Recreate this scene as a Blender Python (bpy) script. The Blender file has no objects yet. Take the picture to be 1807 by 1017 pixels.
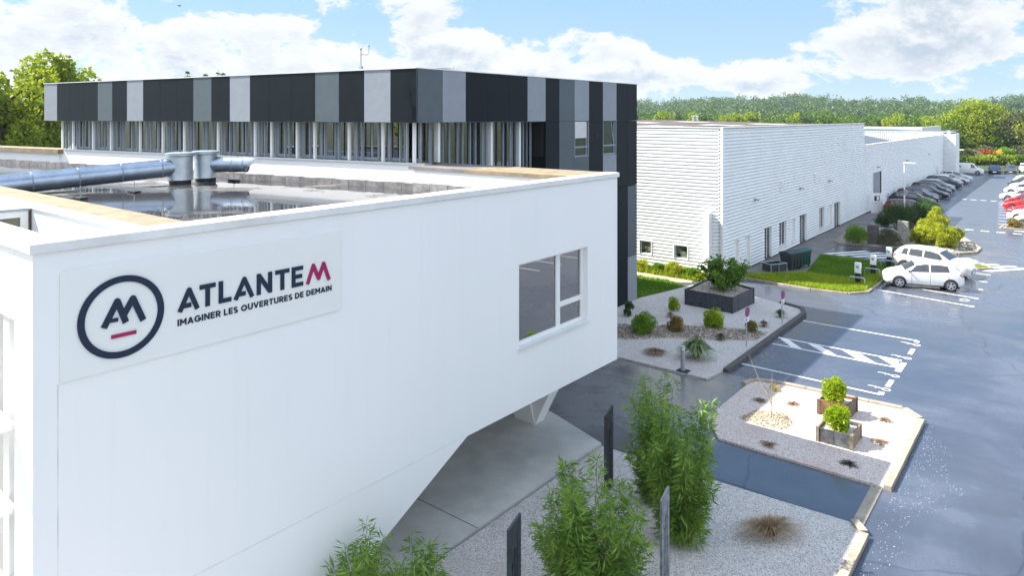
import bpy, bmesh, math, random
import numpy as np
from mathutils import Vector, Matrix
R = math.radians
# ---------------------------------------------------------------- camera, world, sun, exposure
sc = bpy.context.scene
F, CX, HY, H = 1235.0, 903.5, 206.0, 10.0
TH = math.atan2(1893 - CX, F); S_, C_ = math.sin(TH), math.cos(TH)
cam_d = bpy.data.cameras.new('camera'); cam = bpy.data.objects.new('camera', cam_d)
sc.collection.objects.link(cam); sc.camera = cam
cam.location = (0, 0, H); cam.rotation_euler = (R(90), 0, TH)
cam_d.sensor_width = 36; cam_d.lens = 36 * F / 1807; cam_d.shift_y = -(508.5 - HY) / 1807
cam_d.clip_start = .1; cam_d.clip_end = 9000
SUN = Vector((.872, .385, -1)).normalized()          # direction the light travels
sl = bpy.data.lights.new('sun', 'SUN'); sl.energy = 4.5; sl.angle = R(.5); sl.color = (1, .955, .88)
so = bpy.data.objects.new('sun', sl); sc.collection.objects.link(so)
so.rotation_euler = SUN.to_track_quat('-Z', 'Y').to_euler()
sc.view_settings.view_transform = 'Standard'; sc.view_settings.look = 'None'
sc.view_settings.gamma = 1; sc.view_settings.exposure = 1.62

def nt_new(nt, t, **kw):
    n = nt.nodes.new(t)
    for k, v in kw.items(): setattr(n, k, v)
    return n
class NB:
    """tiny node builder"""
    def __init__(s, nt): s.nt = nt
    def n(s, t, ins=None, **kw):
        n = nt_new(s.nt, t, **kw)
        for k, v in (ins or {}).items():
            if hasattr(v, 'is_output') or isinstance(v, bpy.types.NodeSocket): s.nt.links.new(v, n.inputs[k])
            else: n.inputs[k].default_value = v
        return n
    def m(s, op, a, b=None, c=None, clamp=False):
        i = {0: a}
        if b is not None: i[1] = b
        if c is not None: i[2] = c
        return s.n('ShaderNodeMath', i, operation=op, use_clamp=clamp).outputs[0]
    def mix(s, f, a, b, bt='MIX'):
        n = s.nt.nodes.new('ShaderNodeMix'); n.data_type = 'RGBA'; n.blend_type = bt
        for k, v in ((0, f), (6, a), (7, b)):
            if isinstance(v, bpy.types.NodeSocket): s.nt.links.new(v, n.inputs[k])
            else: n.inputs[k].default_value = v if k == 0 else (*v[:3], 1)
        return n.outputs[2]
    def ramp(s, f, a, b):
        n = s.nt.nodes.new('ShaderNodeMapRange'); n.interpolation_type = 'SMOOTHSTEP'
        s.nt.links.new(f, n.inputs[0]); n.inputs[1].default_value = a; n.inputs[2].default_value = b
        return n.outputs[0]
    def noise(s, vec, scale, detail=4, rough=.55, dist=0):
        return s.n('ShaderNodeTexNoise', {'Vector': vec, 'Scale': scale, 'Detail': detail, 'Roughness': rough, 'Distortion': dist}).outputs[0]

w = bpy.data.worlds.new('World'); sc.world = w; w.use_nodes = True
nt = w.node_tree; nt.nodes.clear(); b = NB(nt)
sky = b.n('ShaderNodeTexSky', sky_type='NISHITA', sun_disc=False)
sky.sun_elevation = math.asin(-SUN.z); sky.sun_rotation = math.atan2(-SUN.x, -SUN.y)
sky.altitude = 50; sky.air_density = 1.0; sky.dust_density = .6; sky.ozone_density = 1.4
tc = b.n('ShaderNodeTexCoord').outputs['Generated']
sep = b.n('ShaderNodeSeparateXYZ', {0: tc})
def dotc(v):
    n = b.n('ShaderNodeVectorMath', {0: tc}, operation='DOT_PRODUCT'); n.inputs[1].default_value = v; return n.outputs['Value']
az = b.m('ARCTAN2', dotc((C_, S_, 0)), dotc((-S_, C_, 0)))
el = b.m('ARCSINE', sep.outputs[2])
def cloud_density(de):
    e = b.m('ADD', el, de)
    v = b.n('ShaderNodeCombineXYZ', {0: az, 1: b.m('MULTIPLY', e, 1.55), 2: 3.7}).outputs[0]
    d = b.m('MULTIPLY', b.noise(v, 8.5, 10, .62, .2), 2.3)
    v2 = b.n('ShaderNodeCombineXYZ', {0: az, 1: b.m('MULTIPLY', e, 2.4), 2: 9.1}).outputs[0]
    d = b.m('ADD', d, b.m('MULTIPLY', b.noise(v2, 2.6, 3), .75))
    for (px, py, rx, ry, a) in ((120, 70, 260, 75, .46), (450, 85, 110, 55, .42), (640, 22, 75, 30, .32), (720, 105, 230, 48, .46), (765, 12, 40, 26, .3),
                                (1000, 110, 190, 52, .46), (1335, 105, 110, 50, .34), (1640, 85, 190, 62, .46), (1660, -25, 330, 52, .5), (1240, 20, 190, 45, -.42),
                                (970, 20, 110, 36, -.5), (400, 5, 160, 34, -.4), (1250, 140, 1000, 34, .36), (300, 138, 800, 40, .26), (880, 70, 160, 30, .2)):
        a *= .8; a0 = math.atan((px - CX) / F); e0 = math.atan((HY - py) / F); sx = rx / F; sy = ry / F
        q = b.m('ADD', b.m('POWER', b.m('ABSOLUTE', b.m('MULTIPLY', b.m('SUBTRACT', az, a0), 1 / sx)), 2),
                b.m('POWER', b.m('ABSOLUTE', b.m('MULTIPLY', b.m('SUBTRACT', e, e0), 1 / sy)), 2))
        d = b.m('ADD', d, b.m('MULTIPLY', b.m('EXPONENT', b.m('MULTIPLY', q, -1)), a))
    return d
d0 = cloud_density(0.0); d1 = cloud_density(0.018)
off = b.m('MAXIMUM', b.ramp(b.m('ABSOLUTE', az), .75, 1.2), b.ramp(el, .9, 1.25))      # brighter unseen cloud added outside the view to fill shaded walls
mask = b.m('MULTIPLY', b.ramp(d0, 1.67, 1.83), b.m('SUBTRACT', 1, b.m('MULTIPLY', b.ramp(el, .2, .6), .75)))
broad = b.ramp(b.noise(tc, 2.2, 5, .6), .36, .56)
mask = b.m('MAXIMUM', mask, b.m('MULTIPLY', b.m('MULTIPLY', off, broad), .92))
shade = b.ramp(b.m('SUBTRACT', d1, d0), -.30, .22)
thick = b.ramp(d0, 1.72, 2.15)
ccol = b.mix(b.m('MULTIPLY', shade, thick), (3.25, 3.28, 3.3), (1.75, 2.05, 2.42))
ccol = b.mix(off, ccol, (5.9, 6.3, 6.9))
skyc = b.mix(1.0, sky.outputs[0], (.62, .72, .78), 'MULTIPLY')
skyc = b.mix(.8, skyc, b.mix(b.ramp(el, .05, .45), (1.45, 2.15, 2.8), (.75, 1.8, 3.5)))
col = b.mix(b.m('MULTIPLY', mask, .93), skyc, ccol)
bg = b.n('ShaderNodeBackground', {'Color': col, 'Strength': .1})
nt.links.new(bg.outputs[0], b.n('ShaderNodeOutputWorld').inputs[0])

# ---------------------------------------------------------------- pixel -> world helpers (calibrated from the photo)
def ray(px, py):
    a = (px - CX) / F; e = (HY - py) / F
    return (a * C_ - S_, a * S_ + C_, e)
def G(px, py, z=0.0):
    r = ray(px, py); t = (z - H) / r[2]; return (r[0] * t, r[1] * t)
def PX(px, py, X):
    r = ray(px, py); t = X / r[0]; return (r[1] * t, H + r[2] * t)
def PY(px, py, Y):
    r = ray(px, py); t = Y / r[1]; return (r[0] * t, H + r[2] * t)
def at_depth(px, Zc):
    a = (px - CX) / F * Zc; return (a * C_ - S_ * Zc, a * S_ + C_ * Zc)

# ---------------------------------------------------------------- materials
MATS = {}
def mat(name, col, rough=.6, var=.12, scale=3.0, metal=0.0, bump=0.0, bscale=40.0, col2=None, spec=.5, coat=0, stains=0, objrand=False):
    if name in MATS: return MATS[name]
    m = bpy.data.materials.new(name); m.use_nodes = True; nt = m.node_tree; nt.nodes.clear(); q = NB(nt)
    tc = q.n('ShaderNodeTexCoord').outputs['Object']
    nz = q.noise(tc, scale, 6, .6)
    c2 = col2 or tuple(max(0, c * (1 - var * 2)) for c in col)
    c = q.mix(q.ramp(nz, .32, .68), c2, col)
    if stains:
        st = q.noise(tc, scale * .35, 7, .7, 1.0)
        c = q.mix(q.m('MULTIPLY', q.ramp(st, .5, .75), stains), c, tuple(x * .35 for x in col))
    p = q.n('ShaderNodeBsdfPrincipled', {'Base Color': c, 'Metallic': metal, 'Roughness': rough, 'Specular IOR Level': spec, 'Coat Weight': coat, 'Coat Roughness': .04})
    rr = q.m('ADD', q.m('MULTIPLY', nz, .14), rough - .07, clamp=True); nt.links.new(rr, p.inputs['Roughness'])
    if bump:
        bn = q.n('ShaderNodeBump', {'Height': q.noise(tc, bscale, 4), 'Strength': bump, 'Distance': .02}); nt.links.new(bn.outputs[0], p.inputs['Normal'])
    nt.links.new(p.outputs[0], q.n('ShaderNodeOutputMaterial').inputs[0])
    MATS[name] = m; return m

def mat_leaf(name, a, b_, trans=.35, rough=.55, vscale=1.5):
    if name in MATS: return MATS[name]
    m = bpy.data.materials.new(name); m.use_nodes = True; nt = m.node_tree; nt.nodes.clear(); q = NB(nt)
    at = q.n('ShaderNodeAttribute', attribute_name='rnd').outputs['Fac']
    tc = q.n('ShaderNodeTexCoord').outputs['Object']
    f = q.m('ADD', q.m('MULTIPLY', at, .6), q.m('MULTIPLY', q.ramp(q.noise(tc, vscale, 3), .35, .65), .4))
    c = q.mix(f, a, b_)
    p = q.n('ShaderNodeBsdfPrincipled', {'Base Color': c, 'Roughness': rough, 'Specular IOR Level': .3})
    t = q.n('ShaderNodeBsdfTranslucent', {'Color': q.mix(1, c, (1.25, 1.2, .6), 'MULTIPLY')})
    mx = q.n('ShaderNodeMixShader', {0: trans, 1: p.outputs[0], 2: t.outputs[0]})
    nt.links.new(mx.outputs[0], q.n('ShaderNodeOutputMaterial').inputs[0])
    MATS[name] = m; return m

def mat_asphalt(name, base=(.036, .042, .058), wet0=.38, wet1=.56, rlo=.05, rhi=.34, dryfar=True):
    m = bpy.data.materials.new(name); m.use_nodes = True; nt = m.node_tree; nt.nodes.clear(); q = NB(nt)
    tc = q.n('ShaderNodeTexCoord').outputs['Object']
    big = q.noise(tc, .17, 6, .62, .6); mid = q.noise(tc, .9, 6, .65); fine = q.noise(tc, 60, 3)
    st = q.n('ShaderNodeMapping', {'Vector': tc}); st.inputs['Scale'].default_value = (.12, .9, 1)
    strk = q.noise(st.outputs[0], .9, 5, .6)
    wetf = q.m('ADD', q.m('MULTIPLY', big, .62), q.m('ADD', q.m('MULTIPLY', mid, .22), q.m('MULTIPLY', strk, .16)))
    wet = q.ramp(wetf, wet0, wet1)
    if dryfar:
        yv = q.n('ShaderNodeSeparateXYZ', {0: tc}).outputs[1]; wet = q.m('MULTIPLY', wet, q.m('SUBTRACT', 1, q.m('MULTIPLY', q.ramp(yv, 52, 85), .75)))
    c = q.mix(wet, tuple(x * 2.1 for x in base), base)
    c = q.mix(q.m('MULTIPLY', q.ramp(mid, .3, .7), .35), c, tuple(x * 2.0 for x in base))
    c = q.mix(q.m('MULTIPLY', q.ramp(fine, .45, .62), .3), c, (.16, .16, .17))
    # tar joints / cracks
    vo = q.n('ShaderNodeTexVoronoi', {'Vector': q.n('ShaderNodeVectorMath', {0: tc, 1: q.n('ShaderNodeTexNoise', {'Vector': tc, 'Scale': .6}).outputs[1]}, operation='ADD').outputs[0], 'Scale': .09}, feature='DISTANCE_TO_EDGE')
    cr = q.m('SUBTRACT', 1, q.ramp(vo.outputs[0], .001, .005)); c = q.mix(q.m('MULTIPLY', cr, .35), c, (.02, .02, .022))
    ro = q.m('ADD', q.m('MULTIPLY', q.m('SUBTRACT', 1, wet), rhi - rlo), q.m('ADD', rlo, q.m('MULTIPLY', fine, .05)))
    p = q.n('ShaderNodeBsdfPrincipled', {'Base Color': c, 'Roughness': ro, 'Specular IOR Level': .6})
    bs = q.n('ShaderNodeBump', {'Height': fine, 'Strength': .35, 'Distance': .008})
    b2 = q.n('ShaderNodeBump', {'Height': q.noise(tc, 3.0, 3), 'Strength': .25, 'Distance': .01, 'Normal': bs.outputs[0]})
    mixn = q.n('ShaderNodeMix', {0: q.m('MULTIPLY', wet, .75)}, data_type='VECTOR')
    geo = q.n('ShaderNodeNewGeometry')
    nt.links.new(b2.outputs[0], mixn.inputs[4]); nt.links.new(geo.outputs['Normal'], mixn.inputs[5]); nt.links.new(mixn.outputs[1], p.inputs['Normal'])
    nt.links.new(p.outputs[0], q.n('ShaderNodeOutputMaterial').inputs[0])
    MATS[name] = m; return m

def mat_gravel(name, a, b_, c_, scale=38, patch=None):
    m = bpy.data.materials.new(name); m.use_nodes = True; nt = m.node_tree; nt.nodes.clear(); q = NB(nt)
    tc = q.n('ShaderNodeTexCoord').outputs['Object']
    v = q.n('ShaderNodeTexVoronoi', {'Vector': tc, 'Scale': scale})
    s = q.n('ShaderNodeSeparateColor', {0: v.outputs['Color']})
    c = q.mix(s.outputs[0], a, b_); c = q.mix(q.m('MULTIPLY', q.ramp(s.outputs[1], .72, .95), .8), c, c_)
    if patch: c = q.mix(q.m('MULTIPLY', q.ramp(q.noise(tc, .55, 4), .5, .68), .45), c, patch)
    h = q.m('SUBTRACT', 1, v.outputs['Distance'])
    p = q.n('ShaderNodeBsdfPrincipled', {'Base Color': c, 'Roughness': .8, 'Specular IOR Level': .25})
    bn = q.n('ShaderNodeBump', {'Height': h, 'Strength': .8, 'Distance': .02}); nt.links.new(bn.outputs[0], p.inputs['Normal'])
    nt.links.new(p.outputs[0], q.n('ShaderNodeOutputMaterial').inputs[0])
    MATS[name] = m; return m

def mat_roofwet(name):
    m = bpy.data.materials.new(name); m.use_nodes = True; nt = m.node_tree; nt.nodes.clear(); q = NB(nt)
    tc = q.n('ShaderNodeTexCoord').outputs['Object']
    big = q.noise(tc, .22, 6, .6, .8); mid = q.noise(tc, 1.3, 6, .65)
    f = q.m('ADD', q.m('MULTIPLY', big, .7), q.m('MULTIPLY', mid, .3))
    wet = q.ramp(f, .36, .5)
    c = q.mix(wet, (.13, .115, .10), (.045, .046, .05)); c = q.mix(q.m('MULTIPLY', q.ramp(mid, .55, .75), .6), c, (.16, .13, .10))
    ro = q.m('ADD', q.m('MULTIPLY', q.m('SUBTRACT', 1, wet), .5), .02)
    p = q.n('ShaderNodeBsdfPrincipled', {'Base Color': c, 'Roughness': ro, 'Specular IOR Level': .6})
    mp = q.n('ShaderNodeMapping', {'Vector': tc}); mp.inputs['Rotation'].default_value = (0, 0, .3); mp.inputs['Scale'].default_value = (.5, 2.2, 1)
    bn = q.n('ShaderNodeBump', {'Height': q.noise(mp.outputs[0], 2.6, 3), 'Strength': .10, 'Distance': .012})
    nt.links.new(bn.outputs[0], p.inputs['Normal'])
    nt.links.new(p.outputs[0], q.n('ShaderNodeOutputMaterial').inputs[0])
    MATS[name] = m; return m

def mat_glass(name, tint=(.7, .8, .78), refl_boost=1.0, dark=False):
    m = bpy.data.materials.new(name); m.use_nodes = True; nt = m.node_tree; nt.nodes.clear(); q = NB(nt)
    if dark:
        p = q.n('ShaderNodeBsdfPrincipled', {'Base Color': (*tint, 1), 'Roughness': .03, 'Specular IOR Level': .9, 'IOR': 1.6})
        nt.links.new(p.outputs[0], q.n('ShaderNodeOutputMaterial').inputs[0])
    else:
        g = q.n('ShaderNodeBsdfGlossy', {'Roughness': .01}); t = q.n('ShaderNodeBsdfTransparent', {'Color': (*tint, 1)})
        lw = q.n('ShaderNodeFresnel', {'IOR': 1.5})
        f = q.m('ADD', q.m('MULTIPLY', lw.outputs[0], 1.6 * refl_boost), .13 * refl_boost, clamp=True)
        mx = q.n('ShaderNodeMixShader', {0: f, 1: t.outputs[0], 2: g.outputs[0]})
        nt.links.new(mx.outputs[0], q.n('ShaderNodeOutputMaterial').inputs[0])
    MATS[name] = m; return m

def mat_render():
    m = bpy.data.materials.new('white_render'); m.use_nodes = True; nt = m.node_tree; nt.nodes.clear(); q = NB(nt)
    tc = q.n('ShaderNodeTexCoord').outputs['Object']; mp = q.n('ShaderNodeMapping', {'Vector': tc}); mp.inputs['Scale'].default_value = (5, 5, .16)
    st = q.ramp(q.noise(mp.outputs[0], 1.6, 6, .65), .50, .80); pt = q.noise(tc, .35, 5, .6); fine = q.noise(tc, 120, 3)
    c = q.mix(pt, (.77, .77, .76), (.83, .83, .82)); c = q.mix(q.m('MULTIPLY', st, .10), c, (.52, .53, .50)); c = q.mix(q.m('MULTIPLY', fine, .10), c, (.62, .62, .61))
    p = q.n('ShaderNodeBsdfPrincipled', {'Base Color': c, 'Roughness': .8, 'Specular IOR Level': .25}); bn = q.n('ShaderNodeBump', {'Height': fine, 'Strength': .25, 'Distance': .006}); nt.links.new(bn.outputs[0], p.inputs['Normal'])
    nt.links.new(p.outputs[0], q.n('ShaderNodeOutputMaterial').inputs[0]); return m
W_RENDER = mat_render()
W_METAL = mat('white_coated_metal', (.78, .78, .77), .4, .03, 2)
W_COPING = mat('white_coping_metal', (.74, .74, .72), .45, .08, 1.2, stains=.15)
BEIGE = mat('weathered_beige_capping', (.27, .21, .13), .8, .18, 2.2, bump=.2, stains=.35)
SIDING = mat('white_profiled_siding', (.74, .76, .76), .42, .03, .6)
SIGNP = mat('sign_panel_cream', (.76, .775, .745), .35, .01, 1)
NAVY = mat('navy_letter', (.004, .014, .045), .6, .1, 6)
MAG = mat('magenta_letter', (.36, .004, .09), .6, .1, 6)
P_DARK = mat('dark_slate_cladding', (.0065, .0115, .0155), .5, .08, 3, bump=.04, bscale=300, spec=.12)
P_MID = mat('mid_grey_cladding', (.085, .11, .125), .5, .05, 3, bump=.04, bscale=300, spec=.25)
P_LIGHT = mat('light_grey_cladding', (.25, .275, .31), .5, .04, 3, bump=.04, bscale=300, spec=.25)
GREYM = mat('grey_aluminium', (.30, .33, .36), .42, .06, 3)
GREYF = mat('louvre_fin_grey', (.25, .29, .33), .45, .06, 3)
BLACK = mat('black_void', (.006, .007, .01), .6, .1, 3)
GLASS_D = mat_glass('dark_window_glass', (.02, .03, .03), dark=True)
GLASS = mat_glass('clear_window_glass', (.30, .33, .31), 1.35)
GLASS_R = mat_glass('ribbon_window_glass', (.16, .2, .18), 1.2)
ROOFW = mat_roofwet('wet_roof_membrane')
FLASH = mat('bitumen_flashing', (.26, .25, .25), .6, .25, 3, bump=.3, stains=.4)
GALV = mat('galvanised_steel', (.50, .56, .60), .42, .1, 2.5, metal=.75)
GALVB = mat('galvanised_spiral', (.36, .43, .52), .3, .1, 2.5, metal=.9)
ASPH = mat_asphalt('wet_asphalt')
ASPH2 = mat_asphalt('wet_path_asphalt', (.062, .068, .080), .34, .50, .10, .30)
CONC = mat('dry_concrete', (.50, .495, .46), .65, .10, 1.1, bump=.12, stains=.35)
CONCW = mat_asphalt('wet_concrete', (.085, .086, .086), .42, .60, .10, .36)
CONCO = mat('old_concrete', (.21, .19, .18), .6, .2, .8, bump=.2, stains=.6)
KERB = mat('concrete_kerb', (.36, .31, .24), .75, .16, 3, bump=.4, stains=.4)
KERBD = mat('dark_stone_kerb', (.10, .09, .085), .75, .25, 6, bump=.6, bscale=30)
GRAV = mat_gravel('white_gravel', (.70, .67, .64), (.38, .36, .35), (.17, .15, .14), 46, patch=(.42, .36, .33))
GRAVB = mat_gravel('island_gravel', (.74, .66, .60), (.46, .40, .37), (.26, .17, .16), 42, patch=(.50, .34, .32))
GRAVT = mat_gravel('tan_pebbles', (.42, .36, .30), (.16, .13, .11), (.55, .5, .42), 16)
SAND = mat_gravel('sandy_path', (.46, .38, .26), (.34, .28, .19), (.2, .18, .1), 30)
GRASSG = mat('lawn_soil', (.08, .16, .02), .9, .3, 2, col2=(.05, .10, .012))
FIELD = mat('field_ground', (.055, .08, .025), .95, .3, .05)
PAINT = mat('road_paint', (.72, .72, .72), .5, .10, 4, stains=.25)
WOOD = mat('weathered_wood', (.36, .22, .10), .7, .25, 8, bump=.4)
SLATE = mat('slate_plank', (.13, .135, .14), .6, .3, 5, bump=.6, bscale=20)
SLATEB = mat('blue_slate', (.05, .06, .075), .5, .25, 5, bump=.6, bscale=20)
SLATEL = mat('light_slate', (.26, .28, .30), .55, .25, 5, bump=.6, bscale=20)
BARK = mat('bark', (.09, .07, .05), .9, .25, 5)
TYRE = mat('tyre_rubber', (.014, .014, .015), .75, .1, 8)
RIM = mat('alloy_rim', (.55, .56, .58), .3, .05, 8, metal=.8)
PLAST = mat('black_plastic', (.018, .019, .02), .5, .1, 8)
CHROME = mat('lamp_glass', (.6, .63, .66), .12, .05, 8, metal=.6)
REDL = mat('red_lamp', (.35, .01, .008), .2, .05, 8)
BINB = mat('bin_dark_plastic', (.03, .04, .045), .45, .1, 3)
BING = mat('bin_green_plastic', (.01, .07, .05), .4, .1, 3)
STONE = mat('rough_stone', (.34, .32, .28), .85, .3, 5, bump=.8, bscale=9)
SIGNR = mat('sign_red', (.5, .02, .03), .4, .05, 4)
SIGNB = mat('sign_blue', (.03, .05, .3), .4, .05, 4)
ROOFG = mat('blue_grey_roof_sheet', (.07, .095, .125), .9, .1, 1)
ROOFB = mat('brown_roof_sheet', (.13, .10, .085), .8, .3, 3, bump=.5)

# ---------------------------------------------------------------- mesh helpers
col_ = sc.collection
def link(o, parent=None):
    col_.objects.link(o)
    if parent is not None: o.parent = parent
    return o
def tag(o, label=None, cat=None, group=None, kind=None):
    if label: o['label'] = label
    if cat: o['category'] = cat
    if group: o['group'] = group
    if kind: o['kind'] = kind
    return o
def empty(name, loc, label, cat, group=None, rz=0):
    o = bpy.data.objects.new(name, None); o.empty_display_size = .3
    o.location = loc; o.rotation_euler = (0, 0, rz); link(o); return tag(o, label, cat, group)
def copy_tree(o, parent=None):
    c = o.copy(); link(c); c.parent = parent
    for ch in o.children: copy_tree(ch, c)
    return c
class MB:
    def __init__(s): s.v = []; s.f = []
    def add(s, vs, fs):
        o = len(s.v); s.v += [tuple(v) for v in vs]; s.f += [tuple(i + o for i in f) for f in fs]; return s
    def box(s, x0, x1, y0, y1, z0, z1):
        x0, x1 = min(x0, x1), max(x0, x1); y0, y1 = min(y0, y1), max(y0, y1); z0, z1 = min(z0, z1), max(z0, z1)
        return s.add([(x0, y0, z0), (x1, y0, z0), (x1, y1, z0), (x0, y1, z0), (x0, y0, z1), (x1, y0, z1), (x1, y1, z1), (x0, y1, z1)],
                     [(0, 3, 2, 1), (4, 5, 6, 7), (0, 1, 5, 4), (1, 2, 6, 5), (2, 3, 7, 6), (3, 0, 4, 7)])
    def obox(s, c, u, hx, hy, z0, z1):
        """box centred c (x,y) with long axis unit vector u"""
        ux, uy = u; vx, vy = -uy, ux
        P = [(c[0] + a * ux * hx + q * vx * hy, c[1] + a * uy * hx + q * vy * hy) for a, q in ((-1, -1), (1, -1), (1, 1), (-1, 1))]
        return s.prism(P, z0, z1)
    def prism(s, poly, z0, z1):
        n = len(poly); ar = sum(poly[i][0] * poly[(i + 1) % n][1] - poly[(i + 1) % n][0] * poly[i][1] for i in range(n))
        if ar < 0: poly = poly[::-1]
        vs = [(x, y, z0) for x, y in poly] + [(x, y, z1) for x, y in poly]
        return s.add(vs, [tuple(range(n))[::-1], tuple(range(n, 2 * n))] + [(i, (i + 1) % n, n + (i + 1) % n, n + i) for i in range(n)])
    def prismx(s, poly, x0, x1):
        """poly in (y,z), extruded along x"""
        n = len(poly); ar = sum(poly[i][0] * poly[(i + 1) % n][1] - poly[(i + 1) % n][0] * poly[i][1] for i in range(n))
        if ar < 0: poly = poly[::-1]
        x0, x1 = min(x0, x1), max(x0, x1)
        vs = [(x0, y, z) for y, z in poly] + [(x1, y, z) for y, z in poly]
        return s.add(vs, [tuple(range(n))[::-1], tuple(range(n, 2 * n))] + [(i, (i + 1) % n, n + (i + 1) % n, n + i) for i in range(n)])
    def tube(s, pts, r, n=10, cap=True):
        pts = [Vector(p) for p in pts]; rs = r if isinstance(r, (list, tuple)) else [r] * len(pts); o = len(s.v)
        a = None
        for i, p in enumerate(pts):
            d = (pts[min(i + 1, len(pts) - 1)] - pts[max(i - 1, 0)]).normalized()
            if a is None: a = d.orthogonal().normalized()
            a = (a - d * a.dot(d)).normalized(); c = d.cross(a)
            for k in range(n):
                t = 2 * math.pi * k / n; q = p + (a * math.cos(t) + c * math.sin(t)) * rs[i]; s.v.append(tuple(q))
        for i in range(len(pts) - 1):
            for k in range(n):
                s.f.append((o + i * n + k, o + i * n + (k + 1) % n, o + (i + 1) * n + (k + 1) % n, o + (i + 1) * n + k))
        if cap:
            s.f.append(tuple(o + k for k in range(n))[::-1]); s.f.append(tuple(o + (len(pts) - 1) * n + k for k in range(n)))
        return s
    def disc(s, c, r, ax='x', th=.02, n=24):
        c = Vector(c); d = {'x': Vector((1, 0, 0)), 'y': Vector((0, 1, 0)), 'z': Vector((0, 0, 1))}[ax] if isinstance(ax, str) else ax
        return s.tube([c - d * th / 2, c + d * th / 2], r, n)
    def build(s, name, m, parent=None, smooth=False, local=False, bevel=0):
        me = bpy.data.meshes.new(name); v = s.v
        if parent is not None and not local:
            L = parent.matrix_world_loc if False else wloc(parent); v = [(x - L[0], y - L[1], z - L[2]) for x, y, z in v]
        me.from_pydata(v, [], s.f); me.update()
        if m: me.materials.append(m)
        o = bpy.data.objects.new(name, me); link(o, parent)
        if smooth:
            for p in me.polygons: p.use_smooth = len(p.vertices) <= 4
            me.set_sharp_from_angle(angle=R(42))
        if bevel:
            md = o.modifiers.new('bevel', 'BEVEL'); md.width = bevel; md.segments = 2; md.limit_method = 'ANGLE'
        return o
def wloc(o):
    L = Vector((0, 0, 0))
    while o is not None: L += o.location; o = o.parent
    return L
def bool_cut(o, cutter, solver='EXACT'):
    c = bpy.data.objects.new('cutter', cutter); col_.objects.link(c); c.location = (0, 0, 0)
    md = o.modifiers.new('b', 'BOOLEAN'); md.operation = 'DIFFERENCE'; md.solver = solver; md.object = c
    if o.parent: c.location = wloc(o)*0
    bpy.context.view_layer.update()
    dg = bpy.context.evaluated_depsgraph_get()
    me = bpy.data.meshes.new_from_object(o.evaluated_get(dg)); o.modifiers.clear(); o.data = me
    bpy.data.objects.remove(c)
def np_mesh(name, V, Fq, m, parent=None, rnd=None, smooth=False):
    me = bpy.data.meshes.new(name); nv, nf = len(V), len(Fq); k = Fq.shape[1]
    me.vertices.add(nv); me.vertices.foreach_set('co', np.asarray(V, dtype=np.float32).ravel())
    me.loops.add(nf * k); me.loops.foreach_set('vertex_index', np.asarray(Fq, dtype=np.int32).ravel())
    me.polygons.add(nf); me.polygons.foreach_set('loop_start', np.arange(0, nf * k, k, dtype=np.int32))
    me.polygons.foreach_set('loop_total', np.full(nf, k, dtype=np.int32))
    me.update(calc_edges=True)
    if rnd is not None:
        a = me.attributes.new('rnd', 'FLOAT', 'FACE'); a.data.foreach_set('value', rnd.astype(np.float32))
    me.materials.append(m); o = bpy.data.objects.new(name, me); link(o, parent)
    return o

# ---------------------------------------------------------------- vegetation helpers
def unit(v): return v / (np.linalg.norm(v, axis=1, keepdims=True) + 1e-9)
def leaf_arrays(P, size, aspect, rng, dirs=None, spread=1.0, sizevar=.35):
    n = len(P); a = unit(rng.normal(size=(n, 3)))
    if dirs is not None: a = unit(dirs + a * spread)
    b_ = unit(np.cross(a, rng.normal(size=(n, 3))))
    s = (size * (1 + rng.uniform(-sizevar, sizevar, n)))[:, None]
    V = np.stack([P, P + a * s * .45 + b_ * s * aspect * .5, P + a * s, P + a * s * .45 - b_ * s * aspect * .5], 1).reshape(-1, 3)
    Fq = np.arange(4 * n).reshape(n, 4)
    return V, Fq
def crown_pts(n, rx, ry, rz, k, rng, cr=.34, flat=0.0):
    c = unit(rng.normal(size=(k, 3))) * rng.uniform(.35, .82, (k, 1)); rad = rng.uniform(.7, 1.25, k) * cr
    idx = rng.integers(0, k, n)
    c *= 1 if k < 999 else 1; p = c[idx] + unit(rng.normal(size=(n, 3))) * (rad[idx] * rng.uniform(.55, 1.05, n) ** .6)[:, None]
    if flat: p[:, 2] = np.maximum(p[:, 2], -flat)
    return p * np.array([rx, ry, rz]), idx
def shrub(name, label, loc, rx, rz, mt, n=2500, leaf=.06, k=26, seed=1, group=None, cat='shrub', aspect=.6, base=.0, cr=.3, stem=True, crowny=None):
    rng = np.random.default_rng(seed); o = empty(name, loc, label, cat, group)
    p, idx = crown_pts(n, rx, crowny or rx, rz, k, rng, cr); p[:, 2] += rz * (.95 if base else .82) + base; p = p[p[:, 2] > .0]
    V, Fq = leaf_arrays(p, leaf, aspect, rng, dirs=unit(p - np.array([0, 0, rz * .5])) * .8)
    np_mesh('foliage', V, Fq, mt, o, rng.uniform(0, 1, len(Fq)))
    if stem:
        mb = MB()
        for j in range(5):
            a = rng.uniform(0, 6.28); mb.tube([(0, 0, 0), (.3 * rx * math.cos(a), .3 * rx * math.sin(a), rz * .6 + base), (.6 * rx * math.cos(a), .6 * rx * math.sin(a), rz * 1.2 + base)], [.02 + .01 * rx, .015, .006], 6)
        mb.build('stem', BARK, o, local=True)
    return o
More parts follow.
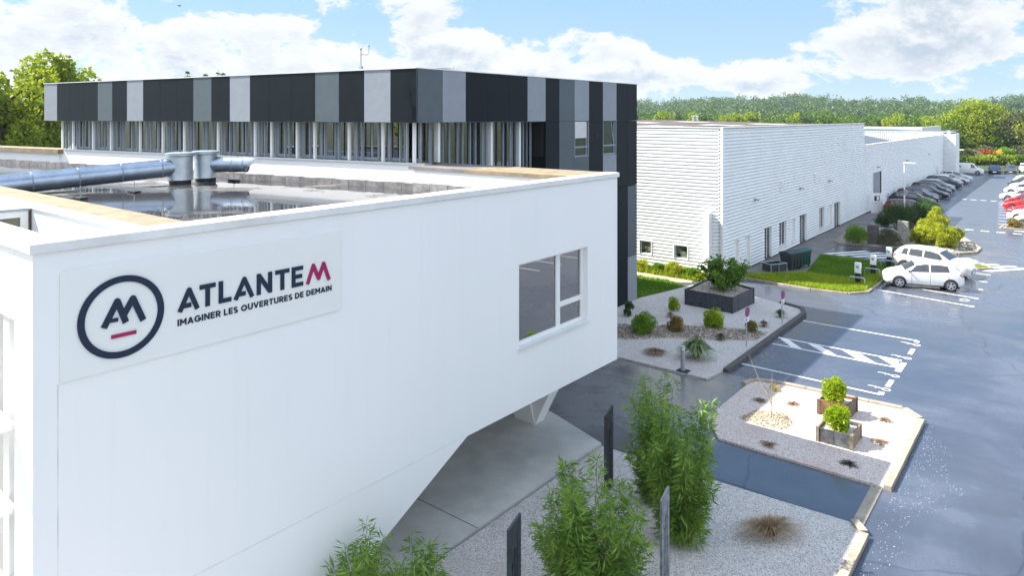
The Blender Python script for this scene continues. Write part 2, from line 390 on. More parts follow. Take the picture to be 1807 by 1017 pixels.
def grass_tuft(name, label, loc, r, h, mt, n=160, seed=1, group=None, width=.012, cat='grass tuft', lean=.6):
    rng = np.random.default_rng(seed); V = []; Fq = []
    a = rng.uniform(0, 2 * np.pi, n); q = rng.uniform(0, 1, n) ** .7
    for i in range(n):
        d = np.array([math.cos(a[i]), math.sin(a[i]), 0]); pr = np.array([-d[1], d[0], 0]) * width
        hh = h * rng.uniform(.6, 1.1); out = q[i] * r * lean * 1.6
        p0 = d * r * .12 * rng.uniform(0, 1); p1 = d * out * .45 + [0, 0, hh * .65]; p2 = d * out + np.array([0, 0, hh * (1 - .7 * q[i])])
        k = len(V); V += [p0 - pr, p0 + pr, p1 + pr, p1 - pr, p2 + pr * .15, p2 - pr * .15]; Fq += [(k, k + 1, k + 2, k + 3), (k + 3, k + 2, k + 4, k + 5)]
    o = np_mesh(name, np.array(V), np.array(Fq), mt, None, rng.uniform(0, 1, len(Fq))); o.location = loc
    return tag(o, label, cat, group)
def bamboo(label, loc, h, r, mt, seed, n=6500, group='bamboo clumps in the gravel bed', leaf=.2, culms=30):
    rng = np.random.default_rng(seed); o = empty('bamboo_clump', loc, label, 'bamboo', group)
    mb = MB(); P = []; D = []
    for j in range(culms):
        a = rng.uniform(0, 6.28); rr = r * rng.uniform(.05, .95) ** .6; hh = h * rng.uniform(.42, 1.0) * (1.06 - .30 * (rr / r) ** 2) if j > 3 else h * rng.uniform(.9, 1.0)
        bx, by = .45 * rr * math.cos(a), .45 * rr * math.sin(a)
        ln = [(bx + (rr * .8 * math.cos(a)) * t ** 1.6, by + (rr * .8 * math.sin(a)) * t ** 1.6, hh * t) for t in np.linspace(0, 1, 6)]
        mb.tube(ln, [.009, .009, .008, .007, .005, .002], 5); L = np.array(ln)
        m = n // culms; t = rng.uniform(.03, 1, m) ** .85; k = t * 5; i = np.minimum(k.astype(int), 4); f = (k - i)[:, None]
        base = L[i] * (1 - f) + L[i + 1] * f
        wr = .30 * r * (1.25 - .95 * t ** 1.8)
        # leaves sit on side twigs
        tw = rng.integers(0, 16, m); ta = tw * 2.4 + a; off = np.stack([np.cos(ta), np.sin(ta), rng.uniform(-.2, .25, m)], 1) * (wr * rng.uniform(.1, 1, m))[:, None]
        P.append(base + off); D.append(unit(off + 1e-4) * .9 + np.array([0, 0, .1]) + rng.normal(size=(m, 3)) * .2)
    P = np.concatenate(P); D = np.concatenate(D); D[:, 2] += rng.uniform(-.9, .5, len(P))
    V, Fq = leaf_arrays(P, leaf, .15, rng, dirs=unit(D), spread=.45)
    V[:, 2] = np.maximum(V[:, 2], .03)
    np_mesh('foliage', V, Fq, mt, o, rng.uniform(0, 1, len(Fq)) ** 1.6)
    mb.build('culms', mat('bamboo_culm', (.10, .13, .03), .5, .1), o, local=True)
    return o

# ================================================================ THE SETTING
def sheet(name, poly, z, m, th=.1, kind='structure'):
    o = MB().prism(poly, z - th, z).build(name, m); return tag(o, kind=kind)
def rect(x0, x1, y0, y1): return [(x0, y0), (x1, y0), (x1, y1), (x0, y1)]
def hill_h(x, y):
    d = math.hypot(x, y); a = math.degrees(math.atan2(x * C_ + y * S_, -x * S_ + y * C_))
    t = min(1, max(0, (d - 380) / 750)); t = t * t * (3 - 2 * t)
    amp = 25 + 3.0 * math.sin(a * .33 + 1) + 2.5 * math.sin(a * .9) - .18 * max(0, a - 15)
    return t * amp - .35
g = MB(); na, rr_ = 120, [0, 60, 120, 200, 300, 380, 450, 520, 600, 680, 760, 850, 950, 1050, 1200, 1500, 2200, 4000, 7000]
for i, r_ in enumerate(rr_):
    for k in range(na):
        t = 2 * math.pi * k / na; x, y = r_ * math.sin(t), r_ * math.cos(t); g.v.append((x, y, hill_h(x, y) if r_ < 2500 else 18))
for i in range(len(rr_) - 1):
    for k in range(na): g.f.append((i * na + k, (i + 1) * na + k, (i + 1) * na + (k + 1) % na, i * na + (k + 1) % na)[::-1])
tag(g.build('ground', FIELD, smooth=True), kind='structure')
tag(MB().prism([(-16.6, 43), (-19.5, 43), (-19.5, 38.0), (-10.6, 36), (-10.6, -30), (60, -30), (60, 150), (-16.6, 150)], -.12, 0).build('asphalt', ASPH), kind='structure')
sheet('footpath', [(-18.5, 18.9), (-11.15, 18.3), (-8.5, 18.6), (-8.5, 20.75), (-9.42, 22), (-9.42, 26.4), (-10.66, 26.5), (-10.8, 25.27), (-18.5, 25.2)], .006, CONCW)
sheet('side_path', [(-8.5, 18.6), (-4.15, 18.6), (-4.15, 20.8), (-8.5, 20.8)], .008, ASPH2)
sheet('terrace', [(-22, -8), (-11.15, -8), (-11.15, 18.25), (-13.4, 19.05), (-22, 21.5)], .10, CONC, .12)
sheet('terrace_joint', rect(-16.5, -11.16, 12.6, 12.62), .104, KERBD, .01)
sheet('warehouse_pavement', [(-16.6, 41.2), (-16.6, 79), (-15.4, 79), (-14.4, 62), (-14.3, 53.2), (-13.2, 46.2), (-15.2, 44.2), (-16.4, 42.9)], .03, CONCO, .1)
sheet('sandy_path', [(-30, 39.0), (-19.2, 38.9), (-17.9, 39.6), (-18.4, 41.2), (-30, 42)], .012, SAND)
def bed(name, poly, z, m, kerbm, kw=.14, kz=None, skip=(), kerbname='kerb'):
    sheet(name, poly, z, m, z + .05)
    mb = MB(); n = len(poly); kz = kz or z + .04
    ar = sum(poly[i][0] * poly[(i + 1) % n][1] - poly[(i + 1) % n][0] * poly[i][1] for i in range(n)); sg = 1 if ar > 0 else -1
    for i in range(n):
        if i in skip: continue
        a = Vector(poly[i]); c = Vector(poly[(i + 1) % n]); d = (c - a).normalized(); nn = Vector((d.y, -d.x)) * sg
        m_ = (a + c) / 2 + nn * (kw / 2 - .01); L = (c - a).length / 2
        k = max(1, int(L * 2 / 1.0)); st = L * 2 / k
        for j in range(k):
            cc = a + d * (st * (j + .5)) + nn * (kw / 2 - .01); mb.obox(cc, d, st / 2 - .004, kw / 2, -.05, kz + random.uniform(-.003, .003))
    if mb.f: tag(mb.build(kerbname, kerbm, bevel=.012), kind='structure')
random.seed(4)
bed('gravel_bed', [(-11.1, -8), (-3.95, -8), (-3.95, 18.2), (-4.25, 18.58), (-11.1, 18.2)], .05, GRAV, KERB, .2, .13, skip=(0, 3, 4))
bed('gravel_island', [(-3.95, 20.85), (-3.95, 26.2), (-4.5, 26.75), (-8.6, 26.45), (-9.3, 26.2), (-9.42, 25.6), (-9.42, 22.0), (-8.55, 20.85)], .07, GRAVB, KERB, .2, .14, skip=(5, 6, 7))
tag(MB().box(-4.25, -3.98, 18.62, 20.8, -.02, .02).build('kerb', KERB), kind='structure')
bed('gravel_garden', [(-18.5, 25.3), (-10.82, 25.3), (-10.66, 26.5), (-10.66, 36.7), (-11.0, 37.5), (-12.2, 38.0), (-16.3, 39.3), (-17.5, 38.9), (-18.0, 36.5), (-18.5, 34.4)], .07, GRAV, KERBD, .22, .16, skip=(0, 1, 5, 6, 7, 8, 9))
# pebble band in the garden bed
sheet('pebble_band', [(-18.0, 27.0), (-15.5, 27.4), (-14.2, 28.8), (-12.6, 29.7), (-10.9, 31.0), (-10.9, 32.6), (-12.3, 32.2), (-14.3, 31.2), (-15.8, 29.8), (-18.0, 29.0)], .076, GRAVT, .02)
sheet('lawn', [(-30, 34.1), (-18.55, 34.1), (-18.1, 36.2), (-17.6, 38.4), (-19.2, 38.95), (-30, 39.1)], .05, GRASSG, .1)
bed('verge', [(-16.5, 42.75), (-11.8, 42.35), (-9.9, 42.6), (-9.15, 43.6), (-9.0, 48.4), (-9.15, 53.0), (-14.2, 53.3), (-13.2, 46.3), (-15.0, 44.2)], .07, GRASSG, KERB, .14, .1, skip=(6, 7, 8))
bed('grass_strip', [(-9.0, 54.2), (-4.7, 55.0), (-4.2, 55.4), (-4.5, 55.9), (-9.0, 55.5)], .07, GRASSG, KERB, .16, .12)
bed('planted_island', [(-14.6, 59.1), (-9.86, 60.1), (-6.55, 59.9), (-5.6, 61.2), (-5.5, 63.2), (-7.15, 68.2), (-8.2, 73.2), (-13.4, 74.0), (-15.1, 66)], .08, GRAVT, KERB, .16, .14)
bed('end_island', [(-5.0, 76.0), (3, 77.2), (3, 79.0), (-4.8, 77.6)], .08, GRAVT, KERB, .2, .14)

# painted markings (structure)
pm = MB(); Z0, Z1 = .0, .006
def line(a, c, wd=.1, z1=.006):
    a = Vector(a); c = Vector(c); d = (c - a).normalized(); pm.obox((a + c) / 2, d, (c - a).length / 2, wd / 2, -.004, z1)
line((-10.6, 27.9), (-5.4, 27.9)); line((-5.4, 27.9), (-5.4, 28.2), .2, .007)
line((-10.3, 35.65), (-5.4, 35.65)); line((-5.4, 35.6), (-5.4, 35.35), .2, .007)
line((-5.35, 30.85), (-5.35, 32.1), .22, .0075)
up = lambda zx: (1320 + zx * .1771, 560 + (203 + .188 * (zx - 305)) * .1771); lo_ = lambda zx: (1320 + zx * .1771, 560 + (264 + .193 * (zx - 240)) * .1771)
for P4 in ((up(300), up(400), lo_(545), lo_(440)), (up(580), up(705), lo_(895), lo_(765)), (up(925), up(1090), lo_(1285), lo_(1110)), (up(1290), up(1505), lo_(1490), lo_(1470))):
    pm.prism([G(*p) for p in P4], -.004, .0065)
line(G(*up(300)), G(*up(1530)), .1, .007); line(G(*lo_(240)), G(*lo_(1500)), .1, .0072)
for yy in (29.3, 33.85): line((-5.35, yy - .42), (-5.35, yy + .42), .17)
def chair_icon(x, y):
    for t in range(10):
        a0, a1 = t * .62, (t + 1) * .62; line((x + .13 + .13 * math.cos(a0), y + .12 * math.sin(a0)), (x + .13 + .13 * math.cos(a1), y + .12 * math.sin(a1)), .04, .008)
    line((x, y + .02), (x - .34, y + .1), .045, .009); line((x - .34, y + .1), (x - .5, y + .05), .045, .0085); line((x - .2, y + .08), (x - .22, y - .05), .04, .0085)
for yy in (28.55, 30.25, 32.8, 34.95): chair_icon(-5.45, yy)
for yy in (43.9, 46.0, 48.45, 50.9, 53.3):
    line((-9.0, yy + .88), (-4.15, yy), .1); pm.disc((-4.15, yy, .002), .13, 'z', .012, 12)
for t in range(12):
    a0, a1 = t * .524, (t + 1) * .524; line((-4.6 + .2 * math.cos(a0), 45.15 + .26 * math.sin(a0)), (-4.6 + .2 * math.cos(a1), 45.15 + .26 * math.sin(a1)), .06, .008)
for q in range(11):                                   # diagonal hatching in front of the planted island
    x = -14.4 + q * .98; y0, y1 = 53.9 + q * .04, 58.9 + q * .05
    a = Vector((x - 1.6, y0)); L = 4.6
    if q < 4 or q > 5: pm.prism([(max(x, -14.3), y0 + .2), (max(x, -14.3) + .5, y0 + .2), (x + 4.4 * .78 * .8, y0 + 3.2), (x + 4.4 * .78 * .8 - .5, y0 + 3.2)], -.004, .006)
line((-8.2, 56.4), (-5.6, 58.6), .4); line((-7.4, 56.2), (-5.2, 58.1), .4)
line((-10.5, 53.9), (-4.7, 57.3), .12, .009)
for q in range(5): x = -8.6 + q * 1.15; line((x, 73.5), (x + .62, 73.55), .35)
for q in range(5): x = -4.0 + q * 1.5; line((x, 75.3), (x + .8, 75.4), .3)
for q in range(7): x = -13.6 + q * 1.0; line((x, 100.4), (x + .6, 100.4), .3)
for q in range(28): y = 79.3 + q * 2.45; xx = -5.45 - (y - 79.3) * .066 if y < 98 else -6.7; line((xx, y), (xx + 4.8, y + .3), .12)
for q in range(28): y = 79.3 + q * 2.45; line((-16.4, y), (-11.6, y), .12)
for q in range(7): y = 64 + q * 2.6; line((3.5, y), (8.5, y), .12)
for q in range(14): y = 14 + q * 2.5; line((4.2, y), (9.2, y - .2), .12)
for q in range(3): line((-.8, 82 + q * 3.6), (-.7, 82.5 + q * 3.6), .2)
tag(pm.build('road_markings', PAINT), kind='structure')

# ================================================================ WHITE OFFICE WING
office = empty('office_building', (-15, 12, 0), 'white rendered office wing with flat wet roof, cantilevered over a concrete terrace', 'building')
XW = -11.2
wall = MB().prismx([(3.4, -.1), (7.31, -.1), (9.75, 1.2), (12.29, 2.42), (19.28, 2.36), (19.28, 8.12), (3.4, 8.12)], XW - .32, XW).build('wall', W_RENDER)
cm = MB().box(XW - .6, XW + .3, 14.27, 17.56, 3.98, 6.16).build('x', None); me = cm.data; bpy.data.objects.remove(cm); bool_cut(wall, me)
wall.parent = office; wall.location = -office.location
FAC = Vector((-24.48, -3.99)).normalized()          # direction of the dark facade (towards the west)
def fac(s, off=0.0):                                 # point s metres west of the dark corner, off metres behind its plane
    return (-18.5 + FAC.x * s + .161 * off, 17.57 + FAC.y * s + .987 * off)
MB().box(XW - .01, XW + .002, 3.70, 3.715, -.05, 6.2).build('wall_joint', mat('joint_line', (.70, .71, .72), .8), office)  # thin pale grey strips mark the joints in the render
MB().prismx([(3.42, 2.50), (12.2, 2.435), (12.2, 2.45), (3.42, 2.515)], XW - .01, XW + .002).build('wall_joint', MATS['joint_line'], office)
# soffit and floor
mb = MB(); mb.prism([(-11.55, 9.9), (-11.55, 19.25), (-18.45, 19.25), (-18.45, 9.9)], 2.40, 2.62); mb.build('soffit', W_RENDER, office)
mb = MB(); mb.box(-24, -17.0, 3.9, 17.0, 0, 7.3); mb.box(-17.0, -16.8, 4.2, 18.9, 0, 2.4); mb.build('inner_wall', W_RENDER, office)
# south front: frame wall with openings
mb = MB(); mb.box(-11.95, XW - .321, 3.4, 3.75, -.1, 8.12); mb.box(-26, -11.96, 3.4, 3.72, 7.05, 8.12); mb.build('front_frame', W_RENDER, office)
mb = MB(); mb.box(-12.62, -12.36, 3.45, 3.7, -.1, 7.04); mb.build('post', W_METAL, office)
mb = MB(); mb.box(-13.75, -13.5, 3.45, 3.7, -.1, 7.04); mb.build('post', W_METAL, office)
for zz in (5.55, 4.35, 3.15, 1.95, .8):
    MB().box(-13.5, -11.96, 3.02, 3.42, zz - .09, zz).build('sun_louvre', W_METAL, office)
for i in range(24):
    MB().box(-13.4, -12.1, 4.25 + .02 * i, 4.75 + .02 * i, .25 + i * .235, .29 + i * .235).build('stair_tread', GREYM, office)
MB().box(-13.4, -11.7, 5.28, 5.34, 0, 7.0).build('stair_wall', mat('tan_panel', (.35, .33, .27), .6), office)
# copings
mb = MB(); mb.box(XW - .42, XW + .05, 3.35, 19.34, 8.10, 8.24); mb.box(-26, XW - .421, 3.35, 3.80, 8.10, 8.238); mb.build('coping', W_COPING, office, bevel=.01)
# front parapet behind the stair court
mb = MB(); mb.box(-30, XW - .322, 5.06, 5.74, 6.2, 8.12); mb.build('parapet', W_RENDER, office)
mb = MB(); mb.box(-30, XW - .423, 5.02, 5.10, 8.121, 8.235); mb.build('parapet_edge', W_COPING, office)
mb = MB(); mb.box(-30, XW - .424, 5.101, 5.80, 8.121, 8.225); mb.build('parapet_capping', BEIGE, office)
mb = MB(); mb.box(XW - .60, XW - .425, 5.81, 17.2, 8.121, 8.22); mb.build('inner_capping', BEIGE, office)
mb = MB(); mb.box(-12.2, -11.53, 3.76, 5.05, 7.2, 7.3); mb.box(-17, -12.2, 3.76, 5.05, 6.9, 7.0); mb.build('court_floor', CONC, office)
# north parapet with wide top
mb = MB(); mb.box(-18.35, XW - .322, 17.32, 19.27, 7.3, 8.12); mb.build('north_parapet', W_RENDER, office)
mb = MB(); mb.box(-15.9, XW - .43, 17.27, 19.33, 8.121, 8.232); mb.build('north_capping', BEIGE, office)
mb = MB(); mb.box(-18.6, -15.901, 17.27, 19.33, 8.121, 8.230); mb.build('grey_capping', CONCO, office)
# roof deck
rp = [(XW - .32, 5.74), (XW - .32, 17.3), fac(0, .35), fac(36, .35), (-52, 5.74)]
MB().prism(rp, 7.05, 7.35).build('roof', ROOFW, office)
mb = MB()
for q in range(40):
    a = fac(q * .86, .33); c = fac(q * .86 + .84, .33); mb.prism([a, c, fac(q * .86 + .84, .15), fac(q * .86, .15)], 7.35, 7.56 + .02 * (q % 2))
for q in range(8): x = -18.3 + q * .86; mb.box(x, x + .84, 17.2, 17.32, 7.35, 7.66 + .015 * (q % 2))
mb.box(-50, -11.6, 5.745, 5.9, 7.35, 7.5)
mb.build('flashing', FLASH, office)
mb = MB(); a, c = fac(0, .36), fac(36, .36); mb.prism([a, c, fac(36, .9), fac(0, .9)], 7.3, 8.22); mb.build('rear_wall', W_RENDER, office)
mb = MB(); mb.prism([fac(-.05, .3), fac(23.6, .3), fac(23.6, .62), fac(-.05, .62)], 8.221, 8.29); mb.build('sill_ledge', GREYM, office)
mb = MB(); mb.prism([fac(23.7, .1), fac(36, .1), fac(36, 1.3), fac(23.7, 1.3)], 8.05, 8.27); mb.build('west_capping', BEIGE, office)
mb = MB(); mb.prism([fac(24, .3), fac(36, .3), fac(36, .5), fac(24, .5)], 7.4, 8.04); mb.build('west_parapet', W_RENDER, office)
# small roof hut in the court
hx, hz = PY(50, 367, 5.0)
MB().box(-20, hx - .05, 3.82, 5.0, 6.6, hz - .05).build('stair_hut', mat('olive_glass', (.14, .15, .09), .2), office)
mb = MB(); mb.box(hx - .049, hx, 4.86, 5.0, 6.6, hz - .05); mb.box(hx - .049, hx, 3.82, 4.859, hz - .18, hz - .05); mb.box(hx - .045, hx - .005, 4.28, 4.33, 6.6, hz - .18); mb.box(hx - .045, hx - .004, 3.82, 4.85, 7.25, 7.3); mb.build('hut_frame', W_METAL, office)
MB().box(-20, hx + .03, 3.80, 5.03, hz - .049, hz).build('hut_roof', GREYM, office)
MB().box(hx - .02, hx + .012, 5.001, 5.03, 6.6, hz - .05).build('hut_edge', mat('rust_edge', (.10, .07, .05), .8), office)
# ground floor V pillar
px_, py_ = -13.75, 18.35
vp = MB()
def frust(b0, b1, z0, z1):
    vs = [(x, y, z0) for x, y in b0] + [(x, y, z1) for x, y in b1]
    vp.add(vs, [(3, 2, 1, 0), (4, 5, 6, 7)] + [(i, (i + 1) % 4, 4 + (i + 1) % 4, 4 + i) for i in range(4)])
frust([(-14.3, 18.0), (-13.5, 18.0), (-13.5, 18.5), (-14.3, 18.5)], [(-15.0, 17.75), (-14.0, 17.75), (-14.0, 18.35), (-15.0, 18.35)], .1, 2.4)
frust([(-13.9, 18.02), (-13.48, 18.02), (-13.48, 18.48), (-13.9, 18.48)], [(-13.1, 18.1), (-12.4, 18.1), (-12.4, 18.75), (-13.1, 18.75)], .1, 2.4)
vp.build('pillar', W_RENDER, office)
# big window in the sign wall
fr = MB(); X0, X1 = XW - .22, XW - .14; ya, yb, za, zb = 14.27, 17.56, 3.98, 6.16
fr.box(X0, X1, ya, yb, za, za + .11); fr.box(X0, X1, ya, yb, zb - .07, zb); fr.box(X0, X1, ya, ya + .07, za + .11, zb - .07); fr.box(X0, X1, yb - .16, yb, za + .11, zb - .07)
fr.box(X0, X1, 16.15, 16.33, za + .11, zb - .07); fr.box(X0 + .002, X1 - .002, 16.33, yb - .16, za + .62, za + .76)
win = fr.build('window', W_METAL, office)
MB().box(X0 + .03, X0 + .04, ya + .07, 16.15, za + .11, zb - .07).build('pane', GLASS, win)
MB().box(X0 + .03, X0 + .04, 16.33, yb - .16, za + .76, zb - .07).build('pane', GLASS, win)
MB().box(X0 + .03, X0 + .04, 16.33, yb - .16, za + .11, za + .62).build('pane', GLASS, win)
MB().box(X1 + .002, XW + .06, ya - .03, yb + .03, za - .04, za + .012).build('sill', W_COPING, win)
mb = MB(); mb.box(-16.6, -11.9, 13.2, 13.3, 3.0, 6.6); mb.box(-16.6, -11.9, 19.0, 19.1, 3.0, 6.6); mb.box(-16.7, -16.6, 13.2, 19.1, 3.0, 6.6); mb.box(-16.6, -11.53, 13.3, 19, 6.5, 6.6)
mb.build('room_wall', mat('room_wall_grey', (.30, .30, .29), .8), office)
MB().box(-16.6, -11.53, 13.3, 19.0, 3.1, 3.2).build('room_floor', mat('carpet', (.07, .07, .075), .9), office)
for q in range(5): MB().tube([(-11.62 - .02 * (q % 2), 17.12 + q * .07, 3.25), (-11.62, 17.12 + q * .07, 6.45)], .045, 8).build('curtain', mat('pale_curtain', (.45, .55, .56), .9), office) if q < 4 else None
# desk, monitor, chair and person seen through the pane
desk = empty('office_desk', (-12.7, 14.7, 3.2), 'white office desk with papers behind the large window', 'desk')
MB().box(-13.5, -12.1, 13.8, 15.6, 3.92, 3.96).build('desk_top', W_METAL, desk)
for (x, y) in ((-13.4, 13.9), (-12.2, 13.9), (-13.4, 15.5), (-12.2, 15.5)): MB().box(x - .03, x + .03, y - .03, y + .03, 3.2, 3.92).build('leg', GREYM, desk)
MB().box(-12.6, -12.35, 14.9, 15.2, 3.961, 3.975).build('papers', W_METAL, desk)
mon = empty('computer_monitor', (-12.75, 14.55, 3.96), 'black computer monitor standing on the white desk', 'monitor')
MB().box(-12.78, -12.75, 14.2, 14.85, 4.12, 4.52).build('screen', PLAST, mon); MB().box(-12.80, -12.78, 14.48, 14.56, 3.98, 4.3).box(-12.9, -12.65, 14.4, 14.65, 3.962, 3.98).build('stand', PLAST, mon)

def skin_body(name, joints, edges, radii, m, loc, label, rz=0, root=0):
    me = bpy.data.meshes.new(name); me.from_pydata(joints, edges, []); o = bpy.data.objects.new(name, me); link(o)
    md = o.modifiers.new('skin', 'SKIN')
    if not me.skin_vertices: me.skin_vertices.new()
    for i, v in enumerate(me.skin_vertices[0].data): v.radius = radii[i] if isinstance(radii[i], tuple) else (radii[i], radii[i]); v.use_root = (i == root)
    o.modifiers.new('s', 'SUBSURF').levels = 1; o.modifiers['s'].render_levels = 1
    bpy.context.view_layer.update(); dg = bpy.context.evaluated_depsgraph_get(); nm = bpy.data.meshes.new_from_object(o.evaluated_get(dg)); o.modifiers.clear(); o.data = nm
    nm.materials.clear(); nm.materials.append(m)
    for p in nm.polygons: p.use_smooth = True
    o.location = loc; o.rotation_euler = (0, 0, rz)
    return tag(o, label, 'person')
SKIN = mat('skin', (.42, .26, .18), .6, .05)
J = [(0, 0, .5), (0, .02, .72), (0, .02, .95), (0, 0, 1.06), (.02, 0, 1.14), (.03, 0, 1.26), (.01, 0, 1.34),
     (0, .19, 1.0), (.08, .26, .76), (.32, .2, .74), (.42, .17, .75), (0, -.19, 1.0), (.08, -.26, .76), (.32, -.2, .74), (.42, -.17, .75),
     (.05, .1, .49), (.46, .12, .5), (.47, .12, .08), (.62, .13, .04), (.05, -.1, .49), (.46, -.12, .5), (.47, -.12, .08), (.62, -.13, .04)]
E_ = [(0, 1), (1, 2), (2, 3), (3, 4), (4, 5), (5, 6), (2, 7), (7, 8), (8, 9), (9, 10), (2, 11), (11, 12), (12, 13), (13, 14), (0, 15), (15, 16), (16, 17), (17, 18), (0, 19), (19, 20), (20, 21), (21, 22)]
RR = [(.15, .12), (.14, .11), (.15, .11), .055, (.07, .085), (.085, .1), .05, .065, .045, .035, .03, .065, .045, .035, .03, .09, .065, .04, .03, .09, .065, .04, .03]
per = skin_body('person', J, E_, RR, mat('dark_sweater', (.025, .027, .03), .9), (-13.0, 15.95, 3.2), 'seated person in dark clothes behind the large office window', rz=R(-110))
hd = MB(); n_ = 10
for i in range(n_ + 1):
    for k in range(14):
        t = math.pi * i / n_; p = 2 * math.pi * k / 14; hd.v.append((.03 + .092 * math.sin(t) * math.cos(p), .075 * math.sin(t) * math.sin(p), 1.235 + .115 * math.cos(t)))
for i in range(n_):
    for k in range(14): hd.f.append((i * 14 + k, (i + 1) * 14 + k, (i + 1) * 14 + (k + 1) % 14, i * 14 + (k + 1) % 14))
hd.build('face', SKIN, per, smooth=True, local=True)
mb = MB(); mb.v = [(x * 1.06 - .018, y * 1.1, (z - 1.235) * 1.08 + 1.25) for x, y, z in hd.v]; mb.f = [f for f in hd.f if max(mb.v[i][2] for i in f) > 1.27 or max(mb.v[i][0] for i in f) < .0]
mb.build('hair', mat('dark_hair', (.02, .014, .01), .7), per, smooth=True, local=True)
chair = empty('office_chair', (-13.05, 16.0, 3.2), 'dark swivel chair under the seated person', 'chair')
MB().disc((-13.05, 16.0, 3.62), .25, 'z', .07, 20).build('seat', PLAST, chair); MB().tube([(-13.05, 16, 3.25), (-13.05, 16, 3.6)], .03, 8).build('column', GREYM, chair)
MB().obox((-13.0, 16.27), (1, -.35), .22, .03, 3.75, 4.2).build('backrest', PLAST, chair)
for k in range(5):
    a = k * 1.257; MB().tube([(-13.05, 16, 3.27), (-13.05 + .28 * math.cos(a), 16 + .28 * math.sin(a), 3.23)], .02, 6).build('base_leg', PLAST, chair)

# ---------------------------------------------------------------- sign on the wall
sign = empty('company_sign', (XW, 6.16, 6.22), 'cream wall sign with ringed navy monogram and ATLANTEM lettering', 'sign')
MB().box(XW + .004, XW + .03, 3.73, 8.59, 6.22, 7.79).build('sign_panel', SIGNP, sign, bevel=.004)
LX = XW + .031
def ring(cy, cz, r0, r1, n=72):
    mb = MB(); vs = []
    for k in range(n):
        t = 2 * math.pi * k / n
        for r in (r0, r1):
            for x in (LX, LX + .02): vs.append((x, cy + r * math.sin(t), cz + r * math.cos(t)))
    fs = []
    for k in range(n):
        a = 4 * k; c = 4 * ((k + 1) % n); fs += [(a + 1, c + 1, c + 3, a + 3), (a, a + 1, a + 3, a + 2)[::-1] if False else (a + 2, a + 3, c + 3, c + 2), (a, c, c + 1, a + 1)]
    mb.add(vs, fs); return mb
ring(4.555, 6.99, .52, .615).build('logo_ring', NAVY, sign)
def SW(zx, zy): return PX(130 + zx * .26563, 440 + zy * .26563, XW + .03)
def stroke(mb, pts, wd, x0=LX, th=.02, jit=0.0):
    for i in range(len(pts) - 1):
        a = Vector(pts[i]); c = Vector(pts[i + 1]); d = (c - a).normalized(); n = Vector((-d.y, d.x)) * wd / 2
        e = .0004 * (i % 2); q = [a - n, c - n, c + n, a + n]; mb.prismx([tuple(k) for k in q], x0, x0 + th + e + jit)
def joint(mb, p, r, jit=.0008): mb.tube([(LX, p[0], p[1]), (LX + .02 + jit, p[0], p[1])], r, 16)
# monogram strokes
def leaning(p_foot1, p_apex, p_foot2, wd, z0): 
    m_ = MB(); stroke(m_, [p_foot1, p_apex], wd); stroke(m_, [p_apex, p_foot2], wd, jit=.0011); joint(m_, p_apex, wd / 2, .0019); return m_
wd = .088
f1, a1, k1 = SW(198, 525), SW(288, 345), SW(345, 485); a2, f2 = SW(392, 325), SW(460, 470)
m_ = leaning(f1, a1, k1, wd, 0); stroke(m_, [SW(330, 440), a2], wd, jit=.0025); stroke(m_, [a2, f2], wd, jit=.0031); joint(m_, a2, wd / 2, .0037); stroke(m_, [SW(215, 480), SW(292, 467)], wd * .62, jit=.0043)
m_.build('monogram', NAVY, sign)
mb = MB(); stroke(mb, [SW(248, 585), SW(414, 548)], .055); mb.build('magenta_bar', MAG, sign)
zb_, zt_ = 6.865, 7.235; lw_ = .074
def LY(x, y=330): return SW(x, y)[0]
def letter(strokes, m=NAVY, nm='letter', w_=lw_, joints=()):
    mb = MB()
    for i, s in enumerate(strokes): stroke(mb, s, w_, jit=.0009 * i)
    for j, p in enumerate(joints): joint(mb, p, w_ / 2, .006 + .0007 * j)
    return mb.build(nm, m, sign)
h2 = lw_ / 2
def A_(x0, xa, x1):
    y0, ya_, y1 = LY(x0) + .03, LY(xa), LY(x1) - .03
    letter([[(y0, zb_), (ya_, zt_ - h2)], [(ya_, zt_ - h2), (y1, zb_)], [(y0 + .05, zb_ + .085), (y0 + .185, zb_ + .085)]], joints=[(ya_, zt_ - h2)])
def T_(x0, x1):
    y0, y1 = LY(x0), LY(x1); letter([[(y0, zt_ - h2), (y1, zt_ - h2)], [((y0 + y1) / 2, zt_ - h2), ((y0 + y1) / 2, zb_)]])
A_(690, 765, 832); T_(835, 940)
y0, y1 = LY(962) + h2, LY(1045); letter([[(y0, zt_), (y0, zb_ + h2)], [(y0 - h2, zb_ + h2), (y1, zb_ + h2)]])
A_(1062, 1132, 1195)
y0, y1 = LY(1215) + h2, LY(1315) - h2; letter([[(y0, zb_), (y0, zt_)], [(y0, zt_ - .02), (y1, zb_ + .02)], [(y1, zb_), (y1, zt_)]])
T_(1338, 1430)
y0, y1 = LY(1447) + h2, LY(1521); letter([[(y0, zb_), (y0, zt_)], [(y0, zt_ - h2), (y1, zt_ - h2)], [(y0, (zt_ + zb_) / 2), (y1 - .02, (zt_ + zb_) / 2)], [(y0, zb_ + h2), (y1, zb_ + h2)]])
q = [LY(1545) + .02, LY(1590), LY(1625), LY(1658), LY(1700) - .02]
letter([[(q[0], zb_), (q[1], zt_ - h2)], [(q[1], zt_ - h2), (q[2], zb_ + .07)], [(q[2], zb_ + .07), (q[3], zt_ - h2)], [(q[3], zt_ - h2), (q[4], zb_)]], MAG, 'magenta_letter', lw_ * .95, [(q[1], zt_ - h2), (q[3], zt_ - h2), (q[2], zb_ + .07)])
def arc(cx, cy, rx, ry, t0, t1, n=9): return [(cx + rx * math.cos(R(t0 + (t1 - t0) * i / n)), cy + ry * math.sin(R(t0 + (t1 - t0) * i / n))) for i in range(n + 1)]
